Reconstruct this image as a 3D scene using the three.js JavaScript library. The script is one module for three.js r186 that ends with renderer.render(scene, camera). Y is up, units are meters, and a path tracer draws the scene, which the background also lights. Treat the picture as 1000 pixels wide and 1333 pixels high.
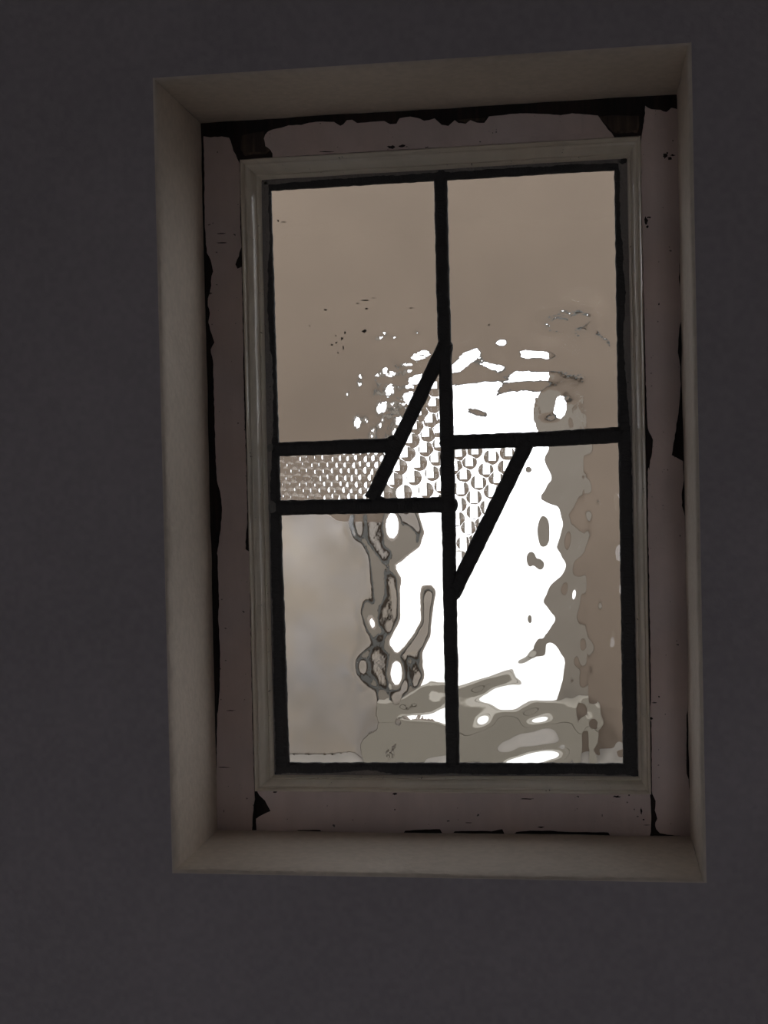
import * as THREE from 'three';
import { mergeGeometries, mergeVertices, toCreasedNormals } from 'three/addons/utils/BufferGeometryUtils.js';
import { RectAreaLightUniformsLib } from 'three/addons/lights/RectAreaLightUniformsLib.js';
import { RoundedBoxGeometry } from 'three/addons/geometries/RoundedBoxGeometry.js';

// ---------------------------------------------------------------- camera, sky, exposure
const scene = new THREE.Scene();
const FOCAL = 1826.03;                                    // focal length in pixels of the 1000 x 1333 frame
const camera = new THREE.PerspectiveCamera(2 * Math.atan(666.5 / FOCAL) * 180 / Math.PI, 1000 / 1333, 0.05, 200);
camera.position.set(0.4974, 1.5528, 1.6227);
camera.rotation.set(-0.017, 0.1437, -0.0219, 'YXZ');
camera.updateMatrixWorld(true);
scene.background = new THREE.Color(2.75, 2.8, 2.95);     // even bright overcast
scene.backgroundIntensity = 1;
const sun = new THREE.DirectionalLight(new THREE.Color(1, 0.86, 0.70), 0.22);   // veiled sun out of view, placed to light the left reveal
sun.position.set(6.5, 5.2, -6.5); sun.target.position.set(0.3, 1.2, -0.1);
sun.castShadow = true; sun.shadow.radius = 2; sun.shadow.mapSize.set(2048, 2048);
Object.assign(sun.shadow.camera, { left: -8, right: 8, top: 8, bottom: -8, near: 0.5, far: 30 });
scene.add(sun, sun.target);
const renderer = new THREE.WebGLRenderer();
renderer.toneMapping = THREE.LinearToneMapping;
renderer.toneMappingExposure = 0.9;
renderer.shadowMap.enabled = true;
RectAreaLightUniformsLib.init();

// a point of the photograph carried onto an upright plane at depth z
const _d = new THREE.Vector3();
function at(px, py, z) {
  _d.set((px - 500) / FOCAL, (666.5 - py) / FOCAL, -1).applyQuaternion(camera.quaternion);
  const t = (z - camera.position.z) / _d.z;
  return new THREE.Vector3(camera.position.x + _d.x * t, camera.position.y + _d.y * t, z);
}

// ---------------------------------------------------------------- sizes
const W = 0.62, H = 0.9426, Y0 = 1.10;                    // opening in the room wall
const ZF = -0.1943;                                       // face of the sash
const ZG = -0.218;                                        // room side of the glass
const ZB = -6.5;                                          // the yard wall opposite
const ROOM = { x0: -1.6, x1: 2.3, z1: 3.6, h: 2.6 };

// ---------------------------------------------------------------- helpers
let seed = 7;
const rnd = () => { seed = (seed * 1664525 + 1013904223) >>> 0; return seed / 4294967296; };
const hash = (x, y, s = 0) => { let n = Math.imul(x | 0, 374761393) ^ Math.imul(y | 0, 668265263) ^ Math.imul(s | 0, 1442695041); n = Math.imul(n ^ (n >>> 13), 1274126177); return ((n ^ (n >>> 16)) >>> 0) / 4294967296; };
function noise2(x, y, s = 0, period = 0) {
  const xi = Math.floor(x), yi = Math.floor(y), fx = x - xi, fy = y - yi, u = fx * fx * (3 - 2 * fx), v = fy * fy * (3 - 2 * fy);
  const w = (a) => period ? ((a % period) + period) % period : a;
  const a = hash(w(xi), w(yi), s), b = hash(w(xi + 1), w(yi), s), c = hash(w(xi), w(yi + 1), s), d = hash(w(xi + 1), w(yi + 1), s);
  return (a + (b - a) * u) * (1 - v) + (c + (d - c) * u) * v;
}
function fbm(x, y, s, period, octaves = 4) { let r = 0, a = 0.5, t = 0; for (let k = 0; k < octaves; k++) { r += a * noise2(x, y, s + k, period); t += a; x *= 2; y *= 2; period *= 2; a *= 0.5; } return r / t; }
function texture(size, fn, metres, color) {
  const data = new Uint8Array(size * size * 4);
  for (let j = 0; j < size; j++) for (let i = 0; i < size; i++) {
    const c = fn(i / size, j / size), k = (j * size + i) * 4;
    for (let q = 0; q < 3; q++) data[k + q] = Math.max(0, Math.min(255, Math.round(255 * (Array.isArray(c) ? c[q] : c))));
    data[k + 3] = 255;
  }
  const t = new THREE.DataTexture(data, size, size);
  t.magFilter = THREE.LinearFilter; t.minFilter = THREE.LinearMipmapLinearFilter; t.generateMipmaps = true;
  t.wrapS = t.wrapT = THREE.RepeatWrapping; t.repeat.set(1 / metres, 1 / metres);
  if (color) t.colorSpace = THREE.SRGBColorSpace;
  t.needsUpdate = true;
  return t;
}
const lin = (r, g, b) => new THREE.Color().setRGB(r, g, b);
function uvFromXY(g, a = 0, b = 1) {                      // uv in metres from two of the axes
  const p = g.attributes.position, uv = new Float32Array(p.count * 2);
  for (let i = 0; i < p.count; i++) { uv[2 * i] = p.getComponent(i, a); uv[2 * i + 1] = p.getComponent(i, b); }
  g.setAttribute('uv', new THREE.BufferAttribute(uv, 2));
  return g;
}
function boxUV(g) {                                       // uv in metres by the way each face points
  g = g.index ? g.toNonIndexed() : g; g.computeVertexNormals();
  const p = g.attributes.position, n = g.attributes.normal, uv = new Float32Array(p.count * 2);
  for (let i = 0; i < p.count; i++) {
    const ax = Math.abs(n.getX(i)), ay = Math.abs(n.getY(i)), az = Math.abs(n.getZ(i));
    const [u, v] = az >= ax && az >= ay ? [p.getX(i), p.getY(i)] : ax >= ay ? [p.getZ(i), p.getY(i)] : [p.getX(i), p.getZ(i)];
    uv[2 * i] = u; uv[2 * i + 1] = v;
  }
  g.setAttribute('uv', new THREE.BufferAttribute(uv, 2));
  return g;
}
const used = new Map();
const numbered = (n) => { const k = used.get(n) ?? 0; used.set(n, k + 1); return k ? `${n}_${String(k).padStart(3, '0')}` : n; };
function mesh(name, geometry, material, parent = scene, label) {
  const m = new THREE.Mesh(geometry, material);
  m.name = parent === scene ? numbered(name) : name; m.castShadow = m.receiveShadow = true;
  if (label) m.userData.label = label;
  parent.add(m);
  return m;
}
function group(name, label, category, kind) {
  const g = new THREE.Group(); g.name = numbered(name); g.userData = { label, category };
  if (kind) g.userData.kind = kind;
  scene.add(g);
  return g;
}
function structure(name, geometry, material, label, category) { const m = mesh(name, geometry, material); m.userData = { label, category, kind: 'structure' }; return m; }
function boxAt(x0, x1, y0, y1, z0, z1) { return boxUV(new THREE.BoxGeometry(x1 - x0, y1 - y0, z1 - z0).translate((x0 + x1) / 2, (y0 + y1) / 2, (z0 + z1) / 2)); }
function roundedAt(x0, x1, y0, y1, z0, z1, r = 0.004) { return boxUV(new RoundedBoxGeometry(x1 - x0, y1 - y0, z1 - z0, 2, r).translate((x0 + x1) / 2, (y0 + y1) / 2, (z0 + z1) / 2)); }
function plate(points, z, depth, { hole, bevel = 0 } = {}) {   // a flat piece with the given outline, front at z, thickness behind it
  const s = new THREE.Shape(points.map((p) => new THREE.Vector2(p.x, p.y)));
  if (hole) s.holes.push(new THREE.Path(hole.map((p) => new THREE.Vector2(p.x, p.y))));
  const g = new THREE.ExtrudeGeometry(s, { depth: depth - 2 * bevel, bevelEnabled: bevel > 0, bevelThickness: bevel, bevelSize: bevel, bevelOffset: -bevel, bevelSegments: 1, curveSegments: 4 });
  return boxUV(g.translate(0, 0, z - depth + bevel));
}
// an outline in photograph points on the plane z, with the long runs broken up and made a little uneven
function outline(points, z, rough = 0.5, every = 6) {
  const out = [];
  points.forEach(([x, y], i) => {
    const [u, v] = points[(i + 1) % points.length], n = Math.max(1, Math.round(Math.hypot(u - x, v - y) / every));
    for (let k = 0; k < n; k++) out.push(at(x + (u - x) * k / n + (rnd() - 0.5) * rough, y + (v - y) * k / n + (rnd() - 0.5) * rough, z));
  });
  return out;
}

// ---------------------------------------------------------------- materials
const stipple = texture(512, (u, v) => 0.65 * fbm(u * 64, v * 64, 3, 64, 3) + 0.35 * fbm(u * 8, v * 8, 9, 8, 3), 0.30);
const wallTint = texture(512, (u, v) => { const a = fbm(u * 6, v * 6, 21, 6, 5), b = noise2(u * 200, v * 200, 5, 200); const k = 0.93 + 0.10 * (a - 0.5) + 0.05 * (b - 0.5); return [k, k, k]; }, 1.2, true);
const grime = texture(1024, (u, v) => {
  const a = fbm(u * 10, v * 10, 31, 10, 5), b = fbm(u * 40, v * 6, 41, 0, 3), sp = noise2(u * 220, v * 220, 51, 220) * noise2(u * 60, v * 60, 53, 60);
  let k = 0.93 + 0.10 * (a - 0.5) + 0.05 * (b - 0.5); if (sp > 0.80) k *= 0.45;
  const warm = 0.02 * (fbm(u * 5, v * 5, 61, 5, 3) - 0.5) * 2;
  return [k + warm, k, k - warm];
}, 0.5, true);
const woodMap = texture(512, (u, v) => { const g = fbm(u * 60, v * 4, 71, 0, 4), a = fbm(u * 8, v * 8, 81, 8, 4); const k = 0.55 + 0.5 * (g - 0.5) + 0.5 * (a - 0.5); return [k, k * 0.96, k * 0.93]; }, 0.25, true);
const renderTint = texture(512, (u, v) => { const a = fbm(u * 5, v * 5, 91, 5, 6); const k = 0.93 + 0.14 * (a - 0.5); return [k, k, k * 0.995]; }, 2.5, true);
const paleTint = texture(512, (u, v) => { const a = fbm(u * 4, v * 4, 111, 4, 4), b = fbm(u * 7, v * 7, 121, 7, 3), k = 0.88 + 0.36 * (a - 0.5); const w = 0.10 * (b - 0.5); return [k + w * 0.5, k, k - w]; }, 1.6, true);
const leadBump = texture(256, (u, v) => fbm(u * 24, v * 24, 101, 24, 4), 0.05);

const std = (o) => new THREE.MeshStandardMaterial(o);
const M = {
  wall: std({ color: lin(0.49, 0.435, 0.455), roughness: 0.92, map: wallTint, bumpMap: stipple, bumpScale: 0.0012 }),
  reveal: std({ color: lin(0.80, 0.69, 0.585), roughness: 0.75, map: wallTint, bumpMap: stipple, bumpScale: 0.0008 }),
  ceiling: std({ color: lin(0.7, 0.7, 0.68), roughness: 0.95, map: wallTint }),
  floor: std({ color: lin(0.40, 0.38, 0.36), roughness: 0.5, map: woodMap }),
  paint: std({ color: lin(0.73, 0.585, 0.545), roughness: 0.55, map: grime, bumpMap: stipple, bumpScale: 0.0005 }),
  gloss: new THREE.MeshPhysicalMaterial({ color: lin(0.86, 0.76, 0.63), roughness: 0.36, map: grime, clearcoat: 0.5, clearcoatRoughness: 0.22 }),
  wood: std({ color: lin(0.05, 0.028, 0.022), roughness: 0.85, map: woodMap }),
  bareWood: std({ color: lin(0.17, 0.12, 0.09), roughness: 0.8, map: woodMap }),
  lead: std({ color: lin(0.035, 0.032, 0.032), roughness: 0.62, metalness: 0.2, bumpMap: leadBump, bumpScale: 0.0012 }),
  solder: std({ color: lin(0.16, 0.15, 0.14), roughness: 0.6, metalness: 0.3, bumpMap: leadBump, bumpScale: 0.001 }),
  fleck: std({ color: lin(0.12, 0.10, 0.085), roughness: 0.9 }),
  putty: std({ color: lin(0.27, 0.24, 0.225), roughness: 0.9, bumpMap: leadBump, bumpScale: 0.0015, map: grime }),
  glass: new THREE.MeshPhysicalMaterial({ color: lin(0.985, 0.985, 0.975), transmission: 1, thickness: 0.004, roughness: 0, ior: 1.5 }),
  clearPane: new THREE.MeshPhysicalMaterial({ color: 0xffffff, transmission: 1, thickness: 0, roughness: 0, ior: 1.5 }),
  tan: std({ color: lin(0.176, 0.134, 0.099), roughness: 0.95, map: renderTint }),
  pale: std({ color: lin(0.36, 0.31, 0.255), roughness: 0.95, map: paleTint }),
  greyGreen: std({ color: lin(0.150, 0.127, 0.098), roughness: 0.7 }),
  darkStrip: std({ color: lin(0.07, 0.068, 0.06), roughness: 0.8 }),
  concrete: std({ color: lin(0.225, 0.20, 0.158), roughness: 0.95, map: renderTint }),
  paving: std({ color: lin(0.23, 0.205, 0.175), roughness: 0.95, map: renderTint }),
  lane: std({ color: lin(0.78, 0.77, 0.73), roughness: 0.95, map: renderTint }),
  white: std({ color: lin(0.75, 0.75, 0.73), roughness: 0.5 }),
};

// ---------------------------------------------------------------- the room
const rect = (x0, x1, y0, y1) => [[x0, y0], [x1, y0], [x1, y1], [x0, y1]].map(([x, y]) => new THREE.Vector2(x, y));
const LINE = 0.003;                                       // thickness of the painted lining of the reveal
structure('wall_front', plate(rect(ROOM.x0 - 0.2, ROOM.x1 + 0.2, 0, ROOM.h + 0.3), 0, 0.30, { hole: rect(-LINE, W + LINE, Y0 - LINE, Y0 + H + LINE) }), M.wall, 'blue-grey stippled plaster wall around the leaded window', 'wall');
structure('wall_right', boxAt(ROOM.x1, ROOM.x1 + 0.2, 0, ROOM.h + 0.3, 0, ROOM.z1), M.wall, 'plain plaster wall of the room on the side without a window', 'wall');
const UNSEEN_DOORS = [{ x0: -1.36, x1: -0.88 }, { x0: 0.74, x1: 1.22 }], DH = 1.5;   // two narrow unseen doorways behind the viewer, placed to light the room
{
  const o = [[ROOM.x0 - 0.2, 0]];
  for (const d of UNSEEN_DOORS) o.push([d.x0, 0], [d.x0, DH], [d.x1, DH], [d.x1, 0]);
  o.push([ROOM.x1 + 0.2, 0], [ROOM.x1 + 0.2, ROOM.h + 0.3], [ROOM.x0 - 0.2, ROOM.h + 0.3]);
  structure('wall_back', plate(o.map(([x, y]) => new THREE.Vector2(x, y)), ROOM.z1 + 0.2, 0.2), M.wall, 'plaster wall facing the leaded window, with two unseen low doorways', 'wall');
}
structure('wall_left', boxAt(ROOM.x0 - 0.2, ROOM.x0, 0, ROOM.h + 0.3, 0, ROOM.z1), M.wall, 'plain plaster wall of the room beside an unseen doorway', 'wall');
UNSEEN_DOORS.forEach((d, k) => {                                 // unseen open doorways behind the viewer, placed to light the window wall and sash
  const w = group(`door_${k + 2}`, k ? 'unseen open low doorway placed to light the leaded window wall, standing clear of the corner' : 'unseen open low doorway placed to light the leaded window wall, close to the corner', 'doorway', 'structure');
  const f = 0.04, z0 = ROOM.z1 - 0.012, z1 = ROOM.z1 + 0.212;
  mesh('jamb', roundedAt(d.x0, d.x0 + f, 0, DH - f, z0, z1), M.white, w);
  mesh('jamb', roundedAt(d.x1 - f, d.x1, 0, DH - f, z0, z1), M.white, w);
  mesh('door_head', roundedAt(d.x0, d.x1, DH - f, DH, z0, z1), M.white, w);
  const addedLight = new THREE.RectAreaLight(new THREE.Color(0.92, 0.97, 1.08), 1.1, d.x1 - d.x0 - 2 * f, DH - f);   // area light added on top of the sky in the unseen doorway
  addedLight.position.set((d.x0 + d.x1) / 2, (DH - f) / 2, ROOM.z1 + 0.1); addedLight.name = 'added_doorway_light';
  scene.add(addedLight);                                         // it looks along -z, into the room
});
structure('ceiling', boxAt(ROOM.x0, ROOM.x1, ROOM.h, ROOM.h + 0.3, 0, ROOM.z1), M.ceiling, 'plain white ceiling of the room', 'ceiling');
structure('floor', boxAt(ROOM.x0 - 0.2, ROOM.x1 + 0.2, -0.2, 0, -0.30, ROOM.z1 + 0.2), M.floor, 'pale floor of the room', 'floor');

// ---------------------------------------------------------------- painted reveal: four linings with a worn round arris
{
  const t = group('trim_1', 'cream painted plaster reveal around the leaded window', 'window reveal', 'structure');
  const depth = 0.2, r = 0.0045;
  // section: d = depth into the wall, n = distance from the opening's face into the wall
  const section = [[0.012, LINE + 0.001], [-0.0004, LINE + 0.001], [-0.0006, LINE], [-0.0003, r * 0.5], [0.0006, r * 0.28], [0.0018, r * 0.12], [0.0035, r * 0.03], [0.007, 0]];
  for (let k = 1; k <= 14; k++) section.push([0.007 + (depth - 0.007) * k / 14, 0]);
  section.push([depth, LINE + 0.001]);
  const sides = [
    ['sill', (a, n) => [a, Y0 - n], W, 1], ['head_lining', (a, n) => [a, Y0 + H + n], W, -1],
    ['side_lining', (a, n) => [-n, Y0 + a], H, -1], ['side_lining', (a, n) => [W + n, Y0 + a], H, 1],
  ];
  sides.forEach(([name, place, length, way], q) => {
    const N = Math.round(length / 0.008), pos = [], uv = [], index = [];
    for (let i = 0; i <= N; i++) section.forEach(([d, n], k) => {
      const f = i / N, a = -n + (length + 2 * n) * f;
      const edge = k >= 2 && k <= 7 ? 1 : 0;
      const wob = (fbm(f * length * 22 + 7 * q, d * 22, 200 + q, 0, 3) - 0.5) * 0.0024 + edge * (noise2(f * length * 160, k * 0.3, 220 + q) - 0.5) * 0.0011;
      const nn = n >= LINE ? n : n + wob;
      const [x, y] = place(a, nn);
      pos.push(x, y, -d); uv.push(f * length, d + n);
    });
    const c = section.length;
    for (let i = 0; i < N; i++) for (let k = 0; k < c - 1; k++) {
      const a = i * c + k, b = a + c;
      way > 0 ? index.push(a, b, a + 1, b, b + 1, a + 1) : index.push(a, a + 1, b, b, a + 1, b + 1);
    }
    const g = new THREE.BufferGeometry();
    g.setAttribute('position', new THREE.Float32BufferAttribute(pos, 3)); g.setAttribute('uv', new THREE.Float32BufferAttribute(uv, 2)); g.setIndex(index); const gc = toCreasedNormals(g, 0.7);
    mesh(name, gc, M.reveal, t, name === 'sill' ? 'cream painted sill at the foot of the reveal' : undefined);
  });
}

// ---------------------------------------------------------------- the leaded window
const win = group('window_1', 'leaded window with seven textured panes in a flaking cream sash', 'window', 'structure');
const ZW = ZF - 0.0014;                                   // bare timber lies one coat of paint behind the face
const timber = (name, points, back = 0) => mesh(name, plate(points.map(([x, y]) => at(x, y, ZW)), ZW - back, 0.055), M.wood, win);
const stileA = timber('stile', [[259, 156], [304, 154], [313, 208], [332, 1030], [329, 1085], [278, 1084]]);
const railTop = timber('rail', [[300, 154], [843, 122], [839.5, 179], [309.5, 209]], 0.0004);
const stileB = timber('stile', [[839, 122], [886, 119], [902, 1093], [854.5, 1090], [849, 1034], [835, 177]]);
const railLow = timber('rail', [[325, 1085], [327.5, 1028], [853.5, 1032], [858.5, 1090]], 0.0004);
function coat(parent, points, label, rough = 0.8) {
  const p = outline(points, ZF, rough, 5);
  return mesh('paint_coat', plate(p, ZF, 0.0013, { bevel: 0.0003 }), M.paint, parent, label);
}
coat(stileA, [[265, 177], [275, 178.5], [288, 177.5], [298, 179], [301, 186], [304, 196], [309, 206], [312, 212], [313, 300], [314, 321], [310.5, 333], [306.5, 344], [309, 350], [314.5, 347], [315, 365], [317.5, 520], [321, 620], [322, 680], [319.5, 705], [320, 715], [324, 718], [326, 820], [328.5, 940], [331, 1026], [331.5, 1040], [329, 1060], [328, 1081], [282, 1082], [282, 960], [283, 930], [285.5, 905], [286, 880], [286.5, 850], [285, 815], [284, 800], [285.3, 785], [284, 755], [283, 720], [287, 690], [289, 665], [287, 640], [282, 625], [281, 600], [280, 570], [279, 535], [278, 500], [277.5, 470], [274, 455], [279.5, 446], [274, 430], [271.5, 420], [273.5, 407], [270.5, 398], [271, 388], [275, 372], [275, 360], [277.5, 353], [274, 338], [269.5, 329], [268, 318], [266.5, 290], [266, 230]], 'flaking cream paint with bare edges along the reveal');
coat(railTop, [[343.5, 180], [345.5, 175], [349, 171], [356, 168], [366, 166], [376, 163], [392, 162.5], [402, 159.5], [420, 158], [434.8, 158.8], [443, 163.6], [447, 162], [451.6, 156.4], [458.8, 155.7], [464.8, 160], [481.6, 158.8], [500.8, 157.6], [508, 161.7], [516.4, 161], [520, 154], [534.4, 151.6], [546.4, 154], [552.4, 157], [558.4, 156.4], [565.6, 154], [575.2, 162.4], [583.6, 164], [592, 156.4], [596.8, 160], [606.4, 161], [612.4, 156.4], [620.8, 159.5], [630.4, 160], [636.8, 151.6], [648.8, 150.4], [668, 148], [687, 147.5], [701.6, 148], [716, 148.7], [730, 150], [744.8, 147.5], [764, 148.7], [778.4, 150.4], [785.6, 160], [791.6, 168.4], [796.4, 173.2], [800, 179], [640, 188], [400, 202], [355, 205], [355, 200], [352, 195], [345.5, 190]], 'flaking cream paint with a ragged upper edge', 0.5);
coat(stileB, [[840, 138], [848, 142], [860, 143], [868, 146], [874, 140], [882, 142], [884.5, 200], [886, 300], [885.8, 323], [884.8, 344.6], [884, 366], [888, 386], [887.5, 400], [887, 414], [884, 432], [883, 458], [885.6, 478], [886.5, 500], [885.5, 512], [883, 538], [879, 566], [875, 592.4], [889, 600], [889.7, 615.5], [890.6, 625], [888, 638.6], [888, 658.5], [893, 677], [895, 760], [897.3, 912], [894.3, 931], [894, 960], [894, 1007], [897, 1015], [898.5, 1050], [899.5, 1090], [859, 1085], [854, 1079], [853, 1071], [855.5, 1066], [853, 1055], [854, 1043], [849, 1034], [848, 940], [843.5, 928], [847.5, 916], [847, 850], [845, 740], [844, 700], [843.5, 614], [849, 590], [850, 572], [843.5, 558], [841, 500], [838.6, 400], [836, 300], [835, 240], [834, 186], [835.5, 176], [837.5, 166], [838.5, 158], [839.8, 148]], 'flaking cream paint with a long split along the reveal');
coat(railLow, [[333, 1066], [343, 1060], [352, 1056], [345, 1042.5], [337.5, 1035], [334, 1028], [400, 1027], [640, 1029.5], [846.5, 1033], [847.5, 1046], [848, 1068], [847.5, 1083], [846, 1091], [796, 1090], [792, 1083.6], [760, 1083], [736, 1083], [716, 1081.5], [690, 1081.5], [672, 1083], [668, 1089], [658, 1088], [654, 1079.5], [640, 1082], [610, 1081.6], [592, 1082.4], [588, 1087], [577, 1087], [573, 1079.4], [550, 1080], [528, 1081.4], [524, 1086], [420, 1085], [417, 1080.4], [388, 1080.6], [384, 1085], [334, 1084]], 'cream paint chipped at the corner joint', 0.5);
const patch = (parent, points) => mesh('bare_wood', plate(outline(points, ZW + 0.0004, 0.8, 5), ZW + 0.0004, 0.002, { bevel: 0.0002 }), M.bareWood, parent, 'brown bare wood where the paint has flaked');
patch(railTop, [[315, 176], [330, 173], [344, 171], [344, 182], [346, 190], [351, 196], [346, 200], [330, 201], [319, 203], [313, 194]]);
patch(railTop, [[780, 152], [800, 150], [832, 151], [833, 162], [830, 173], [824, 172], [806, 174], [797, 171], [790, 163]]);
patch(railTop, [[597, 156], [620, 154], [632, 153], [630, 158.5], [621, 158], [612, 156.5], [606, 159.5]]);

// small chips where the paint has come away down to the timber
function chip(parent, x, y, rx, ry) {
  const n = 11, p = [], s = x * 7 + y;
  for (let k = 0; k < n; k++) { const a = k / n * Math.PI * 2, r = 0.55 + 0.6 * hash(k, s | 0, 3); p.push(at(x + Math.cos(a) * rx * r, y + Math.sin(a) * ry * r, ZF + 0.00012)); }
  mesh('paint_chip', plate(p, ZF + 0.00012, 0.0009), M.wood, parent);
}
for (const [x, y, rx, ry] of [[866, 203, 3.4, 3.6], [872, 206, 3, 2.4], [876, 202, 3.2, 1.4], [869, 199, 1.6, 1.8], [841, 287, 3, 5.5], [845, 283, 3.5, 1.3], [843, 295, 2.5, 2.2], [858, 396, 1, 1.5], [846, 580, 2.4, 14], [845, 603, 1.6, 9], [847, 935, 3, 2], [858, 907, 1.1, 1.2], [852, 915, 4, 0.8]]) chip(stileB, x, y, rx, ry);
for (const [x, y, rx, ry] of [[509, 191.5, 5.5, 2.4], [524, 190, 5.5, 2.2], [425, 197.5, 12, 0.7], [625, 184.5, 1.5, 0.8]]) chip(railTop, x, y, rx, ry);
for (const [x, y, rx, ry] of [[288, 304, 6, 0.8], [290, 316, 9, 0.8], [283, 198, 1, 1], [293, 999, 9, 0.7], [300, 925, 7, 0.6]]) chip(stileA, x, y, rx, ry);
for (const [x, y, rx, ry] of [[358, 1031, 3.5, 1.2], [514, 1033.5, 3.5, 1.6], [514, 1054, 1, 1.4], [686, 1040, 10, 0.8], [704, 1077, 5, 0.9], [803, 1037, 5, 1.6], [835, 1056, 1.3, 5.5], [838, 1067, 1.2, 1.2], [842, 1074, 5, 0.6], [819, 1035, 1.5, 1], [610, 1071, 6, 0.5], [333, 1012, 0.1, 0.1]].slice(0, -1)) chip(railLow, x, y, rx, ry);

// ovolo moulding round the glass, mitred at the corners
{
  const outer = [[332, 1029.5], [848, 1034], [834, 177], [312.5, 208]].map(([x, y]) => at(x, y, ZF));
  const inner = [[358, 1008], [831, 1010], [816, 207], [341, 235]].map(([x, y]) => at(x, y, ZF - 0.020));
  const section = [[0, -0.05], [0, 0.001], [0.02, 0.0032], [0.07, 0.0042], [0.12, 0.0038], [0.16, 0.0018], [0.19, -0.0012], [0.22, -0.0020], [0.26, -0.0012], [0.33, -0.0004], [0.42, -0.0010], [0.52, -0.0034], [0.60, -0.0068], [0.66, -0.0104], [0.70, -0.0142], [0.73, -0.0156], [0.76, -0.0146], [0.81, -0.0142], [0.88, -0.0154], [0.95, -0.0178], [1, -0.0200], [1, -0.05]];
  for (let q = 0; q < 4; q++) {
    const A = [outer[q], inner[q]], B = [outer[(q + 1) % 4], inner[(q + 1) % 4]], length = A[0].distanceTo(B[0]), N = Math.round(length / 0.006);
    const pos = [], uv = [], index = [], c = section.length, p = new THREE.Vector3(), e = new THREE.Vector3();
    for (let i = 0; i <= N; i++) section.forEach(([s, z], k) => {
      const inS = k > 0 && k < c - 1, w = inS ? (noise2(i * 0.11, k * 0.5, 300 + q) - 0.5) * 0.0009 : 0, ws = inS ? (noise2(i * 0.15, k * 0.2, 310 + q) - 0.5) * 0.03 : 0;
      const ss = Math.min(1, Math.max(0, s + (s > 0 && s < 1 ? ws : 0)));
      p.lerpVectors(A[0], A[1], ss); e.lerpVectors(B[0], B[1], ss); p.lerp(e, i / N);
      pos.push(p.x, p.y, ZF + z + w); uv.push(i / N * length, s * 0.04);
    });
    for (let i = 0; i < N; i++) for (let k = 0; k < c - 1; k++) { const a = i * c + k, b = a + c; index.push(a, b, a + 1, b, b + 1, a + 1); }
    let g = new THREE.BufferGeometry();
    g.setAttribute('position', new THREE.Float32BufferAttribute(pos, 3)); g.setAttribute('uv', new THREE.Float32BufferAttribute(uv, 2)); g.setIndex(index);
    g = toCreasedNormals(g, 0.9);
    mesh('moulding', g, M.gloss, win, q === 0 ? 'glossy cream glazing moulding under the glass' : undefined);
  }
}

// lead cames: a rounded strip along a run of photograph points with widths in pixels (about a millimetre)
function came(points, label) {
  const P = points.map(([x, y, w]) => ({ p: at(x, y, ZG - 0.002), w: w * 0.001008 })), ring = 14, pos = [], uv = [], index = [];
  const rows = [];
  for (let s = 0; s < P.length - 1; s++) { const n = Math.max(2, Math.round(P[s].p.distanceTo(P[s + 1].p) / 0.003)); for (let i = s ? 1 : 0; i <= n; i++) rows.push({ p: P[s].p.clone().lerp(P[s + 1].p, i / n), w: P[s].w + (P[s + 1].w - P[s].w) * i / n }); }
  const id = Math.round(points[0][0] + points[0][1]);
  rows.forEach((r, i) => {
    const a = rows[Math.max(0, i - 1)].p, b = rows[Math.min(rows.length - 1, i + 1)].p, dx = b.x - a.x, dy = b.y - a.y, l = Math.hypot(dx, dy), nx = -dy / l, ny = dx / l;
    const left = 1 + (fbm(i * 0.35, 1, 400 + id, 0, 3) - 0.5) * 0.16, right = 1 + (fbm(i * 0.35, 7, 500 + id, 0, 3) - 0.5) * 0.16;
    for (let k = 0; k < ring; k++) {
      const t = k / ring * 2 * Math.PI, c = Math.cos(t), s = Math.sin(t), u = Math.sign(c) * Math.abs(c) ** 0.7 * r.w / 2 * (c > 0 ? left : right), z = Math.sign(s) * Math.abs(s) ** 0.8 * 0.0062;
      pos.push(r.p.x + nx * u, r.p.y + ny * u, r.p.z + z); uv.push(i * 0.003, k * 0.003);
    }
  });
  for (let i = 0; i < rows.length - 1; i++) for (let k = 0; k < ring; k++) { const a = i * ring + k, b = i * ring + (k + 1) % ring, c = a + ring, d = b + ring; index.push(a, b, c, b, d, c); }
  for (let k = 1; k < ring - 1; k++) { index.push(0, k + 1, k); const o = (rows.length - 1) * ring; index.push(o, o + k, o + k + 1); }
  const g = new THREE.BufferGeometry();
  g.setAttribute('position', new THREE.Float32BufferAttribute(pos, 3)); g.setAttribute('uv', new THREE.Float32BufferAttribute(uv, 2)); g.setIndex(index); g.computeVertexNormals();
  return mesh('lead_came', g, M.lead, win, label);
}
came([[345, 228, 17], [356, 620, 19], [367, 1006, 23]]);
came([[338, 242, 16], [812, 214, 15]]);
came([[809, 206, 19], [815, 600, 19], [823, 1008, 23]]);
came([[350, 1001.5, 20], [838, 1003, 20]]);
came([[573.5, 222, 18], [577, 380, 18], [580, 480, 18], [583.5, 640, 19], [585, 720, 18.5], [590, 1003, 18]], 'long dark lead bar down the middle');
came([[350, 585.5, 19], [513, 579.5, 19]]);
came([[350, 661.5, 20], [470, 659, 20], [584, 657, 21]]);
came([[583, 576, 20], [690, 572.5, 20], [820, 565.5, 21]]);
came([[579, 450, 19], [564, 480, 19], [484, 650, 19.5]], 'slanting lead bar at the end of the pebbled strip');
came([[688, 573, 20], [606, 741, 19.5], [590, 774, 19]], 'slanting lead bar beside the wavy pane');
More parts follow.
